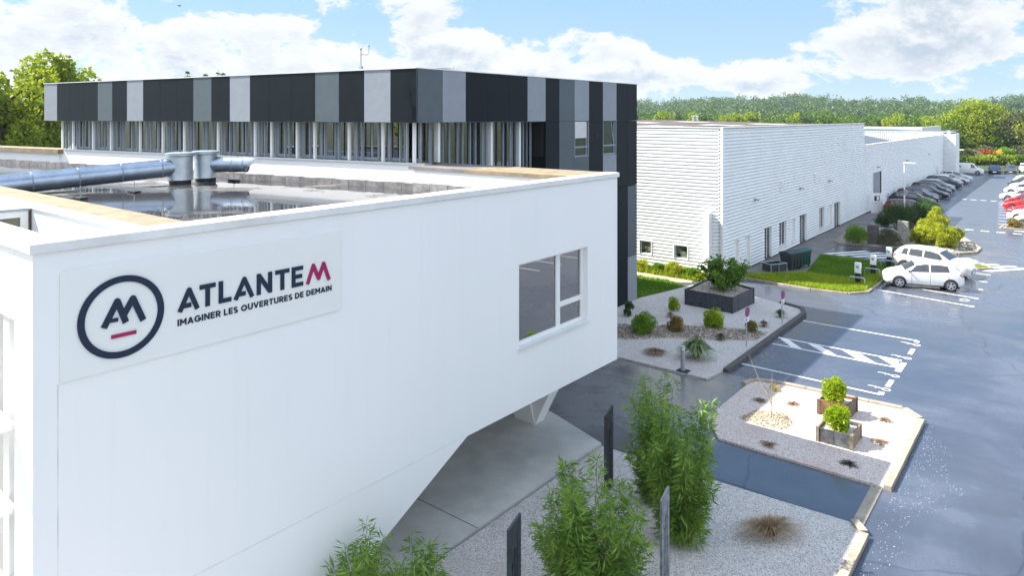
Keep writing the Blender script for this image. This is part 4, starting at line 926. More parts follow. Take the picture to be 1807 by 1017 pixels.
WHITE_P = paint('white', (.80, .80, .80)); PEARL = paint('pearl', (.62, .61, .58), .15); NAVYP = paint('navy', (.006, .012, .035)); BLACKP = paint('black', (.01, .01, .012)); GREYP = paint('grey', (.055, .065, .08), .2); SILV = paint('silver', (.48, .50, .52), .5); REDP = paint('red', (.55, .012, .02)); BROWNP = paint('brown', (.12, .035, .025), .3)
CGLASS = mat_glass('car_glass', (.018, .024, .028), dark=True)
SLAB_D = mat('underbody', (.01, .01, .011), .9)
def make_car_proto(kind):
    T = TYPES[kind]; L = T['L']; top, belt = smoothed(T['top']), smoothed(T['belt']); W = T['W']
    wid = smoothed([(0, .62 * W), (.02, .8 * W), (.08, .93 * W), (.2, .985 * W), (.5, W), (.85, .975 * W), (.95, .92 * W), (.985, .83 * W), (1, .74 * W)]); low = smoothed([(0, .30), (.04, .22), (.1, .2), (.9, .22), (1, .36)])
    def ring(u):
        t, q, w_, l = interp(top, u), interp(belt, u), interp(wid, u), interp(low, u); q = min(q, t - .01); g_ = min(1, max(0, (t - q) / .5)); wr_ = w_ * (.955 - .21 * g_)
        x = L / 2 - u * L
        return [Vector((x, w_ * .86, l)), Vector((x, w_ * .96, l + .08)), Vector((x, w_, l + .28 * (q - l) + .05)), Vector((x, w_ * .99, q - .12 * (q - l))), Vector((x, w_ * .955, q)),
                Vector((x, wr_ + .0, q + (t - q) * .86)), Vector((x, wr_ * .86, t - .008)), Vector((x, wr_ * .45, t + .012)), Vector((x, 0, t + .02))]
    def S(u, v, sg=1):
        if v > 8: v = 16 - v; sg = -sg
        r = ring(u); i = min(int(v), 7); p = r[i].lerp(r[i + 1], v - i); return Vector((p.x, p.y * sg, p.z))
    n = 60; mb = MB()
    for i in range(n + 1):
        r = ring(i / n); mb.v += [tuple(p) for p in r] + [(p.x, -p.y, p.z) for p in r[-2::-1]]
    k = 17
    for i in range(n):
        for j in range(k): mb.f.append((i * k + j, i * k + (j + 1) % k, (i + 1) * k + (j + 1) % k, (i + 1) * k + j))
    mb.f.append(tuple(range(k))[::-1]); mb.f.append(tuple(n * k + j for j in range(k)))
    root = bpy.data.objects.new('car', None); link(root); P = {}
    body = mb.build('body', WHITE_P); recalc(body)
    cm = MB()
    for a in T['ax']:
        for sg in (-1, 1):
            x = L / 2 - a * L; cm.tube([(x, sg * (W - .26), T['wr'] + .01), (x, sg * (W + .2), T['wr'] + .01)], T['wr'] + .055, 24)
    t = cm.build('x', None); me = t.data; bpy.data.objects.remove(t); bool_cut(body, me)
    for p in body.data.polygons: p.use_smooth = len(p.vertices) <= 5
    body.data.set_sharp_from_angle(angle=R(38)); body.parent = root
    def patch(name, m, us, vs, nu=10, nv=6, sgs=(1,), off=.007):
        """us: function v01 -> (u0,u1)"""
        mb = MB()
        for sg in sgs:
            o = len(mb.v)
            for i in range(nv + 1):
                v01 = i / nv; v = vs[0] + (vs[1] - vs[0]) * v01; u0, u1 = us(v01)
                for j in range(nu + 1):
                    u = u0 + (u1 - u0) * j / nu; p = S(u, v, sg); du = S(u + .004, v, sg) - S(u - .004, v, sg); dv = S(u, min(v + .05, 15.9), sg) - S(u, v - .05, sg)
                    nn = du.cross(dv); nn.normalize()
                    if nn.dot(Vector((0, p.y, p.z - .7)) + Vector((p.x * .3, 0, 0))) < 0: nn = -nn
                    mb.v.append(tuple(p + nn * off))
            for i in range(nv):
                for j in range(nu): a = o + i * (nu + 1) + j; mb.f.append((a, a + 1, a + nu + 2, a + nu + 1))
        return mb.build(name, m, root, smooth=True, local=True)
    for (a, b_, c, d) in T['sw']:
        for sg in (1, -1): patch('side_window', CGLASS, lambda t, a=a, b_=b_, c=c, d=d: (a + (b_ - a) * t, c + (d - c) * t), (4.08, 4.93), sgs=(sg,))
    patch('windscreen', CGLASS, lambda t: (T['fr'][0] + .012, T['fr'][1] - .004), (5.12, 10.88), 8, 16, off=.009)
    if kind != 'van': patch('rear_window', CGLASS, lambda t: T['rr'], (5.15, 10.85), 8, 16, off=.009)
    for sg in (1, -1):
        patch('headlight', CHROME, lambda t: (.012 + .01 * t, .085 + .03 * t), (3.35, 4.05), sgs=(sg,), off=.006)
        patch('tail_light', REDL, lambda t: (.945 - .01 * t, .99), (3.05 if kind != 'van' else 2.2, 4.1), sgs=(sg,), off=.006)
    dm = MB(); wr = T['wr']
    dm.box(-L / 2 + .25, L / 2 - .25, -W * .8, W * .8, .17, .34)
    dm.build('underbody', SLAB_D, root, local=True)
    r0 = ring(0.0); zc_ = r0[0].z; mb = MB(); mb.box(L / 2 - .02, L / 2 + .015, -W * .42, W * .42, zc_ + .03, zc_ + .17); mb.build('grille', PLAST, root, local=True)
    MB().box(L / 2 + .016, L / 2 + .026, -.26, .26, zc_ + .05, zc_ + .15).build('number_plate', W_METAL, root, local=True)
    rz = ring(1.0)[0].z; MB().box(-L / 2 - .02, -L / 2 + .01, -.26, .26, rz + .14, rz + .24).build('number_plate', W_METAL, root, local=True)
    for sg in (1, -1):
        p = S(.315, 4.2, sg); m2 = MB(); c = Vector((p.x, p.y + sg * .11, p.z + .03))
        for i in range(7):
            for j in range(10):
                t, q = math.pi * i / 6, 2 * math.pi * j / 10; m2.v.append((c.x + .06 * math.cos(t), c.y + .11 * math.sin(t) * math.cos(q), c.z + .065 * math.sin(t) * math.sin(q)))
        for i in range(6):
            for j in range(10): m2.f.append((i * 10 + j, i * 10 + (j + 1) % 10, (i + 1) * 10 + (j + 1) % 10, (i + 1) * 10 + j))
        m2.build('mirror', PLAST, root, smooth=True, local=True)
        # door seams and handles
        for uu in ([.345, .575, .80] if kind != 'van' else [.385]):
            patch('door_seam', PLAST, lambda t, uu=uu: (uu, uu + .004), (1.2, 4.0), 1, 8, sgs=(sg,), off=.003)
        for uu in ([.53, .74] if kind != 'van' else [.35]):
            patch('door_handle', PLAST if kind == 'van' else GREYM, lambda t, uu=uu: (uu, uu + .035), (3.3, 3.42), 2, 2, sgs=(sg,), off=.02)
        patch('sill_trim', PLAST, lambda t: (T['ax'][0] + .09, T['ax'][1] - .09), (.35, .95), 8, 2, sgs=(sg,), off=.006)
    if kind == 'van':
        patch('side_emblem', GREYP, lambda t: (.62 + .1 * t, .80 - .05 * t), (4.2, 4.8), sgs=(1, -1), off=.006)
    for a in T['ax']:
        for sg in (-1, 1):
            x = L / 2 - a * L; y0 = sg * (W - .20); y1 = sg * (W - .005)
            tm = MB(); ys = [y0, y0 + (y1 - y0) * .12, y1 - (y1 - y0) * .15, y1]; tm.tube([(x, y, wr) for y in ys], [wr * .93, wr, wr, wr * .93], 28)
            to_ = tm.build('wheel', TYRE, root, smooth=True, local=True)
            rm = MB(); yo = y1 + sg * .004
            nseg = 30; ri, ro_ = wr * .60, wr * .70
            vs = []
            for q in range(nseg):
                t = 2 * math.pi * q / nseg
                for rr_q in (ri, ro_):
                    for yy in (yo - sg * .03, yo + sg * .006): vs.append((x + rr_q * math.cos(t), yy, wr + rr_q * math.sin(t)))
            fs = []
            for q in range(nseg):
                a0 = 4 * q; c0 = 4 * ((q + 1) % nseg); fs += [(a0 + 1, c0 + 1, c0 + 3, a0 + 3), (a0 + 2, a0 + 3, c0 + 3, c0 + 2), (a0, c0, c0 + 1, a0 + 1)]
            rm.add(vs, fs)
            for q in range(5):
                t = 2 * math.pi * q / 5 + .3; d = Vector((math.cos(t), 0, math.sin(t))); pr = Vector((-d.z, 0, d.x))
                c0 = Vector((x, yo, wr)); A = [c0 - pr * .045, c0 + pr * .045, c0 + d * ri * 1.02 + pr * .03, c0 + d * ri * 1.02 - pr * .03]
                rm.add([tuple(p) for p in A] + [tuple(p - Vector((0, sg * .03, 0))) for p in A], [(0, 1, 2, 3), (7, 6, 5, 4), (0, 4, 5, 1), (1, 5, 6, 2), (2, 6, 7, 3), (3, 7, 4, 0)])
            rm.disc((x, yo, wr), .06, 'y', .03, 12)
            rm.build('rim', RIM, to_, local=True)
    return root
PROTO = {k: make_car_proto(k) for k in TYPES}
USED = set()
def car(kind, name, label, x, y, rz, pm_, group='cars parked in the car park', cat='car'):
    if kind in USED: o = copy_tree(PROTO[kind])
    else: o = PROTO[kind]; USED.add(kind)
    o.name = name; o.location = (x, y, .003); o.rotation_euler = (0, 0, rz); tag(o, label, cat, group)
    for ch in o.children:
        if ch.name.split('.')[0] in ('body', 'mirror'):
            ch.material_slots[0].link = 'OBJECT'; ch.material_slots[0].material = pm_ if ch.name.startswith('body') or kind == 'mpv' else PLAST
    return o
# first uses must be the proto itself, copies follow
car('hatchback', 'parked_car', 'white electric hatchback with its nose at the charging posts', -6.95, 47.25, R(197), WHITE_P)
car('mpv', 'parked_car', 'pearl people carrier parked behind the white electric hatchback', -6.95, 51.75, R(-10), PEARL)
G_L = 'cars parked along the low warehouse'
left = [(90.3, 'estate', 'navy estate car nearest in the row along the low warehouse, behind the bamboo', NAVYP, 2),
        (93.4, 'mpv', 'black people carrier second in the row along the low warehouse', BLACKP, 1),
        (96.4, 'hatchback', 'dark navy hatchback third in the row along the low warehouse', NAVYP, 0),
        (99.4, 'estate', 'black estate car fourth in the row along the low warehouse', BLACKP, 0), (102.6, 'suv', 'dark blue off-roader fifth in the row along the low warehouse', NAVYP, 0),
        (107.0, 'mpv', 'dark grey people carrier in the middle of the row along the low warehouse', GREYP, 1), (110.2, 'hatchback', 'silver hatchback beside the dark grey people carrier', SILV, 0),
        (115.2, 'suv', 'tall grey off-roader in the row along the low warehouse', GREYP, 1), (119.0, 'hatchback', 'white hatchback just past the tall grey off-roader', WHITE_P, 0),
        (123.0, 'estate', 'silver estate car next to last in the row along the low warehouse', SILV, 0), (127.6, 'mpv', 'pale silver people carrier last in the row, nearest the white van', SILV, 0)]
random.seed(8)
for (y, k, lb, p, _) in left: car(k, 'parked_car', lb, -14.1 + random.uniform(-.15, .15) - (.2 if k == 'hatchback' else 0), y, R(random.uniform(-3, 3)), p, G_L)
car('suv', 'parked_car', 'brown car mostly hidden behind the dark bamboo hedge', -12.75, 79.6, R(0), BROWNP, G_L)
car('van', 'parked_van', 'white van with grey side emblem parked beside the far warehouse bay', -14.4, 144.5, R(0), WHITE_P, cat='van')
car('estate', 'parked_car', 'dark blue car facing the camera at the far hedge, left of the pair', *G(1755, 306), R(-86), NAVYP, 'cars facing the camera at the far hedge')
car('hatchback', 'parked_car', 'dark grey car facing the camera at the far hedge, right of the pair', *G(1783, 306), R(-86), GREYP, 'cars facing the camera at the far hedge')
car('suv', 'parked_car', 'white car at the far hedge cut by the right edge of the photo', *G(1809, 305), R(-86), WHITE_P, 'cars facing the camera at the far hedge')
G_R = 'cars in the right hand row'
rt = [(79.6, 'hatchback', 'white hatchback nearest in the right row, behind the small round bush', WHITE_P, -4.3), (83.2, 'mpv', 'white people carrier second in the right row, behind the no entry sign', WHITE_P, -5.0), (87.6, 'hatchback', 'light red hatchback third in the right row', REDP, -5.0),
      (92.3, 'estate', 'bright red car with its nose out in the right row', REDP, -5.9), (96.5, 'hatchback', 'dark red hatchback just beyond the bright red car', paint('dark_red', (.3, .01, .02)), -6.0),
      (102.6, 'estate', 'white saloon shown nearly whole in the right row', WHITE_P, -6.9), (111.5, 'hatchback', 'white hatchback just beyond the white saloon', WHITE_P, -7.0), (116.5, 'suv', 'silver car in the far half of the right row', SILV, -6.8),
      (123.0, 'hatchback', 'dark hatchback far down the right row', GREYP, -7.3), (128.5, 'mpv', 'pale people carrier far down the right row', PEARL, -7.0), (134.5, 'estate', 'white estate car farthest in the right row', WHITE_P, -7.0)]
for (y, k, lb, p, xn) in rt: car(k, 'parked_car', lb, xn + TYPES[k]['L'] / 2, y, R(180 + random.uniform(-3, 3)), p, G_R)
for ch in list(bpy.data.objects):
    pass

# ================================================================ SMALL SITE OBJECTS
def charger(x, y, label):
    o = empty('charging_station', (x, y, .07), label, 'charging station', 'charging posts on the grass verge', R(0))
    MB().box(-.14, .14, -.1, .1, 0, .75).build('post', PLAST, o, local=True, bevel=.01)
    MB().box(-.17, .17, -.13, .12, .7, 1.32).build('charger_box', W_METAL, o, local=True, bevel=.03)
    MB().box(-.08, .08, -.14, -.125, 1.0, 1.15).build('screen', GREYM, o, local=True)
    MB().box(.171, .19, -.05, .05, .8, 1.0).build('socket', GREYM, o, local=True)
    MB().tube([(-.42, -.32, 0), (-.42, -.32, .42), (-.36, -.32, .5), (.36, -.32, .5), (.42, -.32, .42), (.42, -.32, 0)], .035, 8).build('guard_rail', GALV, o, smooth=True, local=True)
    MB().tube([(.17, 0, .95), (.28, -.02, .7), (.22, -.02, .5), (.17, 0, .62)], .015, 6).build('cable', PLAST, o, smooth=True, local=True)
charger(*G(1514, 505), 'charging post nearest the driveway on the verge, in full sun'); charger(*G(1541, 489), 'middle one of the three charging posts on the verge'); charger(*G(1569, 474), 'charging post right behind the pearl people carrier')
# bins
def bin4(x, y, rz, label, m, lid_open, s=1.0):
    o = empty('wheeled_bin', (x, y, .04), label, 'bin', 'large bins on the pavement', rz)
    mb = MB(); mb.add([(-.55, -.32, .15), (.55, -.32, .15), (.55, .32, .15), (-.55, .32, .15), (-.66, -.42, 1.05), (.66, -.42, 1.05), (.66, .42, 1.05), (-.66, .42, 1.05)], [(3, 2, 1, 0), (4, 5, 6, 7), (0, 1, 5, 4), (1, 2, 6, 5), (2, 3, 7, 6), (3, 0, 4, 7)])
    mb.build('bin_body', m, o, local=True, bevel=.02)
    for q in (-.5, -.16, .16, .5): MB().box(q - .025, q + .025, -.42, -.34, .2, 1.0).build('rib', m, o, local=True)
    if lid_open: MB().box(-.68, .68, .43, .5, .25, 1.12).build('lid', m, o, local=True, bevel=.02)
    else: MB().prismx([(-.46, 1.06), (.46, 1.06), (.46, 1.14), (0, 1.24), (-.46, 1.12)], -.68, .68).build('lid', m, o, local=True, bevel=.01)
    for a in (-.5, .5):
        for c in (-.28, .28): MB().disc((a, c, .08), .08, 'y', .05, 12).build('wheel', TYRE, o, local=True)
bin4(*G(1396, 476), R(72), 'dark grey wheeled bin with closed lid beside the lawn', BINB, False)
bin4(*G(1412, 472), R(72), 'green wheeled bin standing against the dark grey one', BING, False)
x, y = G(1366, 479); cr = empty('low_skip', (x, y, .04), 'low open tub with white metal frame lying beside the bins', 'tub', rz=R(60))
mb = MB(); mb.box(-.6, .6, -.4, .4, .05, .1); mb.box(-.6, -.56, -.4, .4, .1, .5); mb.box(.56, .6, -.4, .4, .1, .5); mb.box(-.559, .559, -.4, -.36, .1, .5); mb.box(-.559, .559, .36, .4, .1, .5); mb.build('tub', BINB, cr, local=True)
mb = MB(); mb.tube([(-.64, -.44, .52), (.64, -.44, .52), (.64, .44, .52), (-.64, .44, .52), (-.64, -.44, .52)], .03, 6)
for a in (-.64, 0, .64):
    for c in (-.44, .44): mb.tube([(a, c, 0), (a, c, .52)], .025, 6)
mb.build('frame', GALV, cr, local=True)
# planters
def planter(name, label, poly, h, wallm, capm, fill, planks=4, zb0=.07):
    cx = sum(p[0] for p in poly) / 4; cy = sum(p[1] for p in poly) / 4; o = empty(name, (cx, cy, zb0), label, 'planter'); rg = random.Random(len(label))
    for i in range(4):
        a, c = Vector(poly[i]), Vector(poly[(i + 1) % 4]); d = (c - a).normalized(); inn = Vector((-d.y, d.x)); 
        if inn.dot(Vector((cx, cy)) - a) < 0: inn = -inn
        L = (c - a).length; k = max(2, int(L / .55)); mb = MB()
        for j in range(k):
            s0 = L * j / k + (.05 if j == 0 else 0); s1 = L * (j + 1) / k - .012 - (.05 if j == k - 1 else 0); e = rg.uniform(0, .012); mb.obox(a + d * (s0 + s1) / 2 + inn * (.04 + e), d, (s1 - s0) / 2, .025, 0 + zb0, zb0 + h + rg.uniform(-.02, .015))
        mb.build('side', wallm if i % 2 == 0 or wallm is capm else capm, o)
    MB().prism([tuple(Vector(p) + (Vector((cx, cy)) - Vector(p)).normalized() * .14) for p in poly], zb0, zb0 + h - .1).build('stone_fill', fill, o)
    for p in poly: q = Vector(p) + (Vector((cx, cy)) - Vector(p)).normalized() * .06; MB().obox(q, (1, 0), .045, .045, zb0, zb0 + h + .01).build('corner_post', capm, o)
    return o
def quad4(a, b_, c):
    a, b_, c = Vector(G(*a, .07)), Vector(G(*b_, .07)), Vector(G(*c, .07)); return [tuple(a), tuple(b_), tuple(c), tuple(a + c - b_)]
planter('slate_planter', 'large dark slate planter of white stones below the leafy tree', [(-16.0, 34.55), (-13.35, 34.45), (-13.2, 37.1), (-16.1, 38.2)], .82, SLATEB, SLATEB, GRAVT)
planter('wooden_planter', 'rust brown planter of the pair on the gravel island, farther one', quad4((1441.6, 731), (1501, 741), (1514, 726)), .48, WOOD, mat('slate_brown', (.17, .12, .08), .7, .3, 6, bump=.5), GRAVB)
planter('wooden_planter', 'grey slate planter of the pair on the gravel island, nearer one', quad4((1439.5, 779), (1505, 797), (1521, 773)), .44, SLATE, mat('slate_tan', (.28, .22, .15), .7, .3, 6, bump=.5), GRAVB)
# leaves
L_BRIGHT = mat_leaf('leaf_lime', (.17, .28, .008), (.40, .50, .02), .4); L_GREEN = mat_leaf('leaf_green', (.07, .17, .012), (.23, .38, .03), .38)
L_GREENB = mat_leaf('leaf_green_b', (.05, .13, .012), (.16, .28, .03), .35)
L_DARK = mat_leaf('leaf_dark', (.022, .06, .014), (.07, .14, .03), .25); L_BAMB = mat_leaf('leaf_bamboo', (.07, .16, .025), (.28, .42, .07), .38); L_OLIVE = mat_leaf('leaf_olive', (.06, .07, .03), (.14, .15, .07), .25)
L_YEL = mat_leaf('leaf_yellow_green', (.20, .27, .012), (.50, .50, .05), .4); L_BRN = mat_leaf('leaf_brown', (.12, .08, .05), (.36, .26, .17), .2); L_REDD = mat_leaf('leaf_russet', (.12, .12, .02), (.32, .22, .07), .3)
L_TREE = mat_leaf('leaf_tree', (.05, .11, .012), (.16, .26, .03), .35, vscale=.35); L_TREEY = mat_leaf('leaf_tree_yellow', (.13, .20, .012), (.32, .38, .03), .4, vscale=.35); L_TREED = mat_leaf('leaf_tree_dark', (.025, .065, .02), (.075, .13, .04), .3, vscale=.35)
L_STRAP = mat_leaf('leaf_strap', (.10, .16, .06), (.32, .38, .20), .25); L_GRASS = mat_leaf('grass_blade', (.06, .16, .008), (.18, .33, .02), .35, vscale=.5); L_GRASSY = mat_leaf('grass_blade_sun_painted', (.12, .24, .01), (.42, .48, .03), .4, vscale=.5)  # the yellower blade colour has sunlight painted in
L_PINK = mat_leaf('leaf_pink', (.25, .12, .13), (.45, .28, .3), .3); L_ORANGE = mat_leaf('leaf_orange', (.22, .06, .015), (.45, .15, .04), .3); L_YELLOW = mat_leaf('leaf_yellow', (.45, .32, .02), (.7, .55, .05), .3)
gz = .07
GS = 'clipped shrubs in the gravel garden'
def P_(px, py, z=gz): x, y = G(px, py, z); return (x, y, z)
shrub('shrub', 'round bright green shrub near the dark wall, largest in the gravel garden', P_(1134, 588), .55, .5, L_GREEN, 6500, .07, 40, 1, GS, cr=.42)
shrub('shrub', 'small dark green shrub against the white wall corner', P_(1109, 558), .28, .42, L_DARK, 1800, .07, 20, 2, GS)
shrub('shrub', 'small upright yellow green shrub beside the slate planter', P_(1189, 549), .25, .38, L_BRIGHT, 2600, .06, 20, 3, GS, cr=.45)
shrub('shrub', 'brownish shrub in the middle of the gravel garden', P_(1192, 584), .4, .38, L_REDD, 3500, .06, 26, 4, GS, cr=.42)
shrub('shrub', 'round lime green shrub in front of the slate planter', P_(1260, 578), .5, .48, L_BRIGHT, 6500, .065, 40, 5, GS, cr=.42)
shrub('shrub', 'small russet and green shrub by the nearer round parking sign', P_(1326, 586), .26, .28, L_REDD, 2400, .055, 18, 6, GS, cr=.45)
grass_tuft('yucca', 'large spiky strap leaved plant in the gravel garden', P_(1229, 632), .85, 1.0, L_STRAP, 300, 7, width=.032, cat='plant', lean=.68)
grass_tuft('ornamental_grass', 'grey green grass clump at the foot of the farther round sign', P_(1377, 560), .4, .5, L_OLIVE, 260, 8, 'ornamental grasses')
grass_tuft('ornamental_grass', 'faded grass clump between the strap leaved plant and the nearer round sign', P_(1272, 600), .35, .35, L_OLIVE, 200, 9, 'ornamental grasses')
grass_tuft('ornamental_grass', 'dry grass clump beside the russet shrub', P_(1348, 577), .35, .35, L_BRN, 200, 10, 'ornamental grasses')
grass_tuft('ornamental_grass', 'dead brown clump left of the bollard', P_(1156, 624), .42, .22, L_BRN, 300, 11, 'ornamental grasses', lean=1.0)
grass_tuft('ornamental_grass', 'dry brown tussock behind the brownish shrub', P_(1183, 560), .3, .3, L_BRN, 200, 12, 'ornamental grasses')
def branchy(label, loc, h, r, mt, seed, nb=13, n=3600, leaf=.15):
    rng = np.random.default_rng(seed); o = empty('small_tree', loc, label, 'tree'); mb = MB(); P = []
    for j in range(nb):
        a = j * 2.4 + rng.uniform(-.4, .4); q = rng.uniform(.35, 1.0); hh = h * rng.uniform(.55, 1.0) * (1.08 - .35 * q)
        ln = np.array([(r * q * math.cos(a) * t ** .8, r * q * math.sin(a) * t ** .8, hh * t ** 1.15) for t in np.linspace(0, 1, 7)]) + np.vstack([np.zeros(3), rng.normal(0, .045, (6, 3))])
        mb.tube([tuple(p) for p in ln], [.03, .026, .022, .017, .012, .008, .004], 6); m = n // nb; t = rng.uniform(.15, 1, m) ** .8 * 6; i = np.minimum(t.astype(int), 5); f = (t - i)[:, None]
        P.append(ln[i] * (1 - f) + ln[i + 1] * f + rng.normal(0, 1, (m, 3)) * (.13 + .06 * np.sin(t * 2.1 + j))[:, None] * np.array([1, 1, .7]))
    P = np.concatenate(P); P[:, 2] = np.maximum(P[:, 2], .03); V, Fq = leaf_arrays(P, leaf, .75, rng, spread=1); np_mesh('foliage', V, Fq, mt, o, rng.uniform(0, 1, len(Fq)))
    mb.build('branches', BARK, o, local=True); return o
branchy('leafy green tree with spreading branches growing in the large slate planter', (-14.5, 36.1, .8), 1.95, 1.25, L_GREENB, 13)
for j, (px, py, s) in enumerate(((1297, 462, .38), (1262, 468, .32), (1250, 492, .35), (1310, 488, .35))):
    pass
st = shrub('small_tree_shoot', 'x', (0, 0, 0), .1, .1, L_GREEN, 10, .1, 3, 1, stem=False)
for c in list(st.children): bpy.data.objects.remove(c)
bpy.data.objects.remove(st)
shrub('shrub', 'lime green bush growing in the nearer grey planter', (*G(1479, 757, .46), .42), .40, .42, L_BRIGHT, 5200, .07, 26, 14, 'bushes in the wooden planters', cr=.4, stem=False)
shrub('shrub', 'lime green bush growing in the farther rust brown planter', (*G(1471, 708, .5), .46), .35, .46, L_BRIGHT, 4600, .07, 26, 15, 'bushes in the wooden planters', cr=.4, stem=False)
for j, (px, py, lb) in enumerate(((1357, 787, 'dark dead tuft in the shaded part of the gravel island'), (1400, 714, 'dry tuft in the sunny middle of the gravel island'), (1498, 820, 'black dead tuft near the path on the gravel island'), (1555, 782, 'reddish dead tuft beside the nearer planter shadow'), (1562, 743, 'dark tuft near the far right corner of the gravel island'), (1340, 708, 'small dead tuft near the shaded left edge of the gravel island'))):
    grass_tuft('dead_tuft', lb, P_(px, py), .2, .08, L_BRN if j != 2 else mat_leaf('leaf_black', (.02, .018, .016), (.06, .05, .04), .1), 90, 30 + j, 'dead tufts on the gravel island', lean=1.1, cat='plant')
shrub('bare_shrub', 'small yellow tipped plant at the far left corner of the gravel island', P_(1368, 689), .2, .12, L_YELLOW, 120, .06, 8, 41, None, 'plant')
# bare sapling with a stone ring
x, y, _ = P_(1361, 738); sap = empty('bare_sapling', (x, y, gz), 'thin leafless sapling rising from pale stones on the gravel island', 'tree')
mb = MB(); rg = random.Random(2)
mb.tube([(0, 0, 0), (.02, .0, .5), (0, .03, .9)], [.018, .014, .01], 6)
for t in range(9):
    a = t * 2.4; h0 = .35 + t * .06; mb.tube([(0, 0, h0), (.3 * math.cos(a), .3 * math.sin(a), h0 + .3), (.55 * math.cos(a), .55 * math.sin(a), h0 + .65)], [.009, .006, .003], 5)
mb.tube([(0, 0, .5), (-.5, .25, 1.1), (-.95, .55, 1.75)], [.012, .008, .004], 5)
mb.build('trunk', mat('pale_bark', (.3, .24, .16), .8), sap, local=True)
def stones(name, label, poly, n, r, m, z, seed, kind='stuff'):
    rng = np.random.default_rng(seed); mb = MB(); xs = [p[0] for p in poly]; ys = [p[1] for p in poly]
    def inside(x, y):
        c = False; j = len(poly) - 1
        for i in range(len(poly)):
            if (poly[i][1] > y) != (poly[j][1] > y) and x < (poly[j][0] - poly[i][0]) * (y - poly[i][1]) / (poly[j][1] - poly[i][1]) + poly[i][0]: c = not c
            j = i
        return c
    k = 0
    while k < n:
        x, y = rng.uniform(min(xs), max(xs)), rng.uniform(min(ys), max(ys))
        if not inside(x, y): continue
        k += 1; s = r * rng.uniform(.5, 1.4); a = rng.uniform(0, 6.28, 6); o = len(mb.v)
        vs = []
        for q in range(5): t = q * 1.2566 + rng.uniform(-.3, .3); vs.append((x + s * math.cos(t), y + s * math.sin(t) * .8, z))
        for q in range(5): t = q * 1.2566 + rng.uniform(-.3, .3); vs.append((x + s * .6 * math.cos(t), y + s * .5 * math.sin(t), z + s * rng.uniform(.6, 1)))
        mb.add(vs, [(5, 6, 7, 8, 9)] + [(q, (q + 1) % 5, 5 + (q + 1) % 5, 5 + q) for q in range(5)])
    o = mb.build(name, m); return tag(o, label, 'stones', kind=kind)
stones('stones', 'pale yellow stones around the bare sapling', [G(1305, 742), G(1335, 728), G(1390, 735), G(1398, 752), G(1385, 765), G(1340, 755)], 500, .034, mat('yellow_stone', (.50, .42, .28), .8, .3, 9), .075, 3)
stones('stones', 'spilled white gravel specks on the asphalt beside the kerb', [(-3.72, 16), (-3.5, 16.5), (-2.9, 18), (-3.3, 19), (-2.6, 20.5), (-2.2, 22), (-2.8, 23), (-2.7, 24), (-3.4, 25.5), (-3.72, 27.5)], 360, .009, mat('white_speck', (.6, .6, .6), .8, .2, 9), .001, 4)
stones('stones', 'loose tan pebbles between the garden shrubs', [(-17.6, 27.2), (-15.5, 27.6), (-14.2, 29), (-12.6, 29.9), (-11, 31.2), (-11, 32.4), (-14.3, 31), (-17.6, 28.8)], 1500, .05, mat('tan_stone', (.38, .33, .27), .8, .4, 9), .076, 6)
stones('stones', 'row of white stones along the planted island edge', [(-10.5, 60.4), (-6.8, 60.3), (-6.6, 61.1), (-10.5, 61.1)], 160, .14, mat('white_stone', (.55, .53, .48), .85, .3, 5), .08, 7)
stones('stones', 'rough rocks at the right tip of the planted island', [(-7.2, 61), (-5.9, 61.2), (-5.8, 63.2), (-6.6, 65), (-7.6, 63.6)], 60, .22, STONE, .08, 8)
tag(MB().box(-13.6, -13.0, 31.2, 31.6, .076, .082).build('inspection_cover', GREYM), 'small grey inspection cover set in the garden gravel', 'cover')
L_STRAW = mat_leaf('leaf_straw', (.22, .15, .09), (.52, .40, .27), .25)
# big dry grass in the near bed
grass_tuft('dry_grass', 'wide dry brown grass clump lying in the near gravel bed', P_(1358, 948, .05), .8, .55, L_STRAW, 750, 50, None, .008, 'grass tuft', .95)
dg_ = [o for o in bpy.data.objects if o.name.startswith('dry_grass')][0]; dg_.scale = (.95, .5, 1.0); dg_.rotation_euler = (0, 0, TH + .1)
# bollard
x, y = G(1205, 655, gz); bo = empty('bollard_light', (x, y, gz), 'grey cylindrical bollard light with silver cap at the garden edge', 'bollard')
MB().box(-.2, .25, -.17, .17, 0, .03).build('base_plate', BLACK, bo, local=True); MB().tube([(0, 0, .03), (0, 0, .84)], .085, 20).build('shaft', GREYM, bo, smooth=True, local=True)
MB().tube([(0, 0, .84), (0, 0, .9)], .075, 20).build('lamp_band', W_METAL, bo, smooth=True, local=True); MB().tube([(0, 0, .9), (0, 0, .96)], .09, 20).build('cap', GALV, bo, smooth=True, local=True)
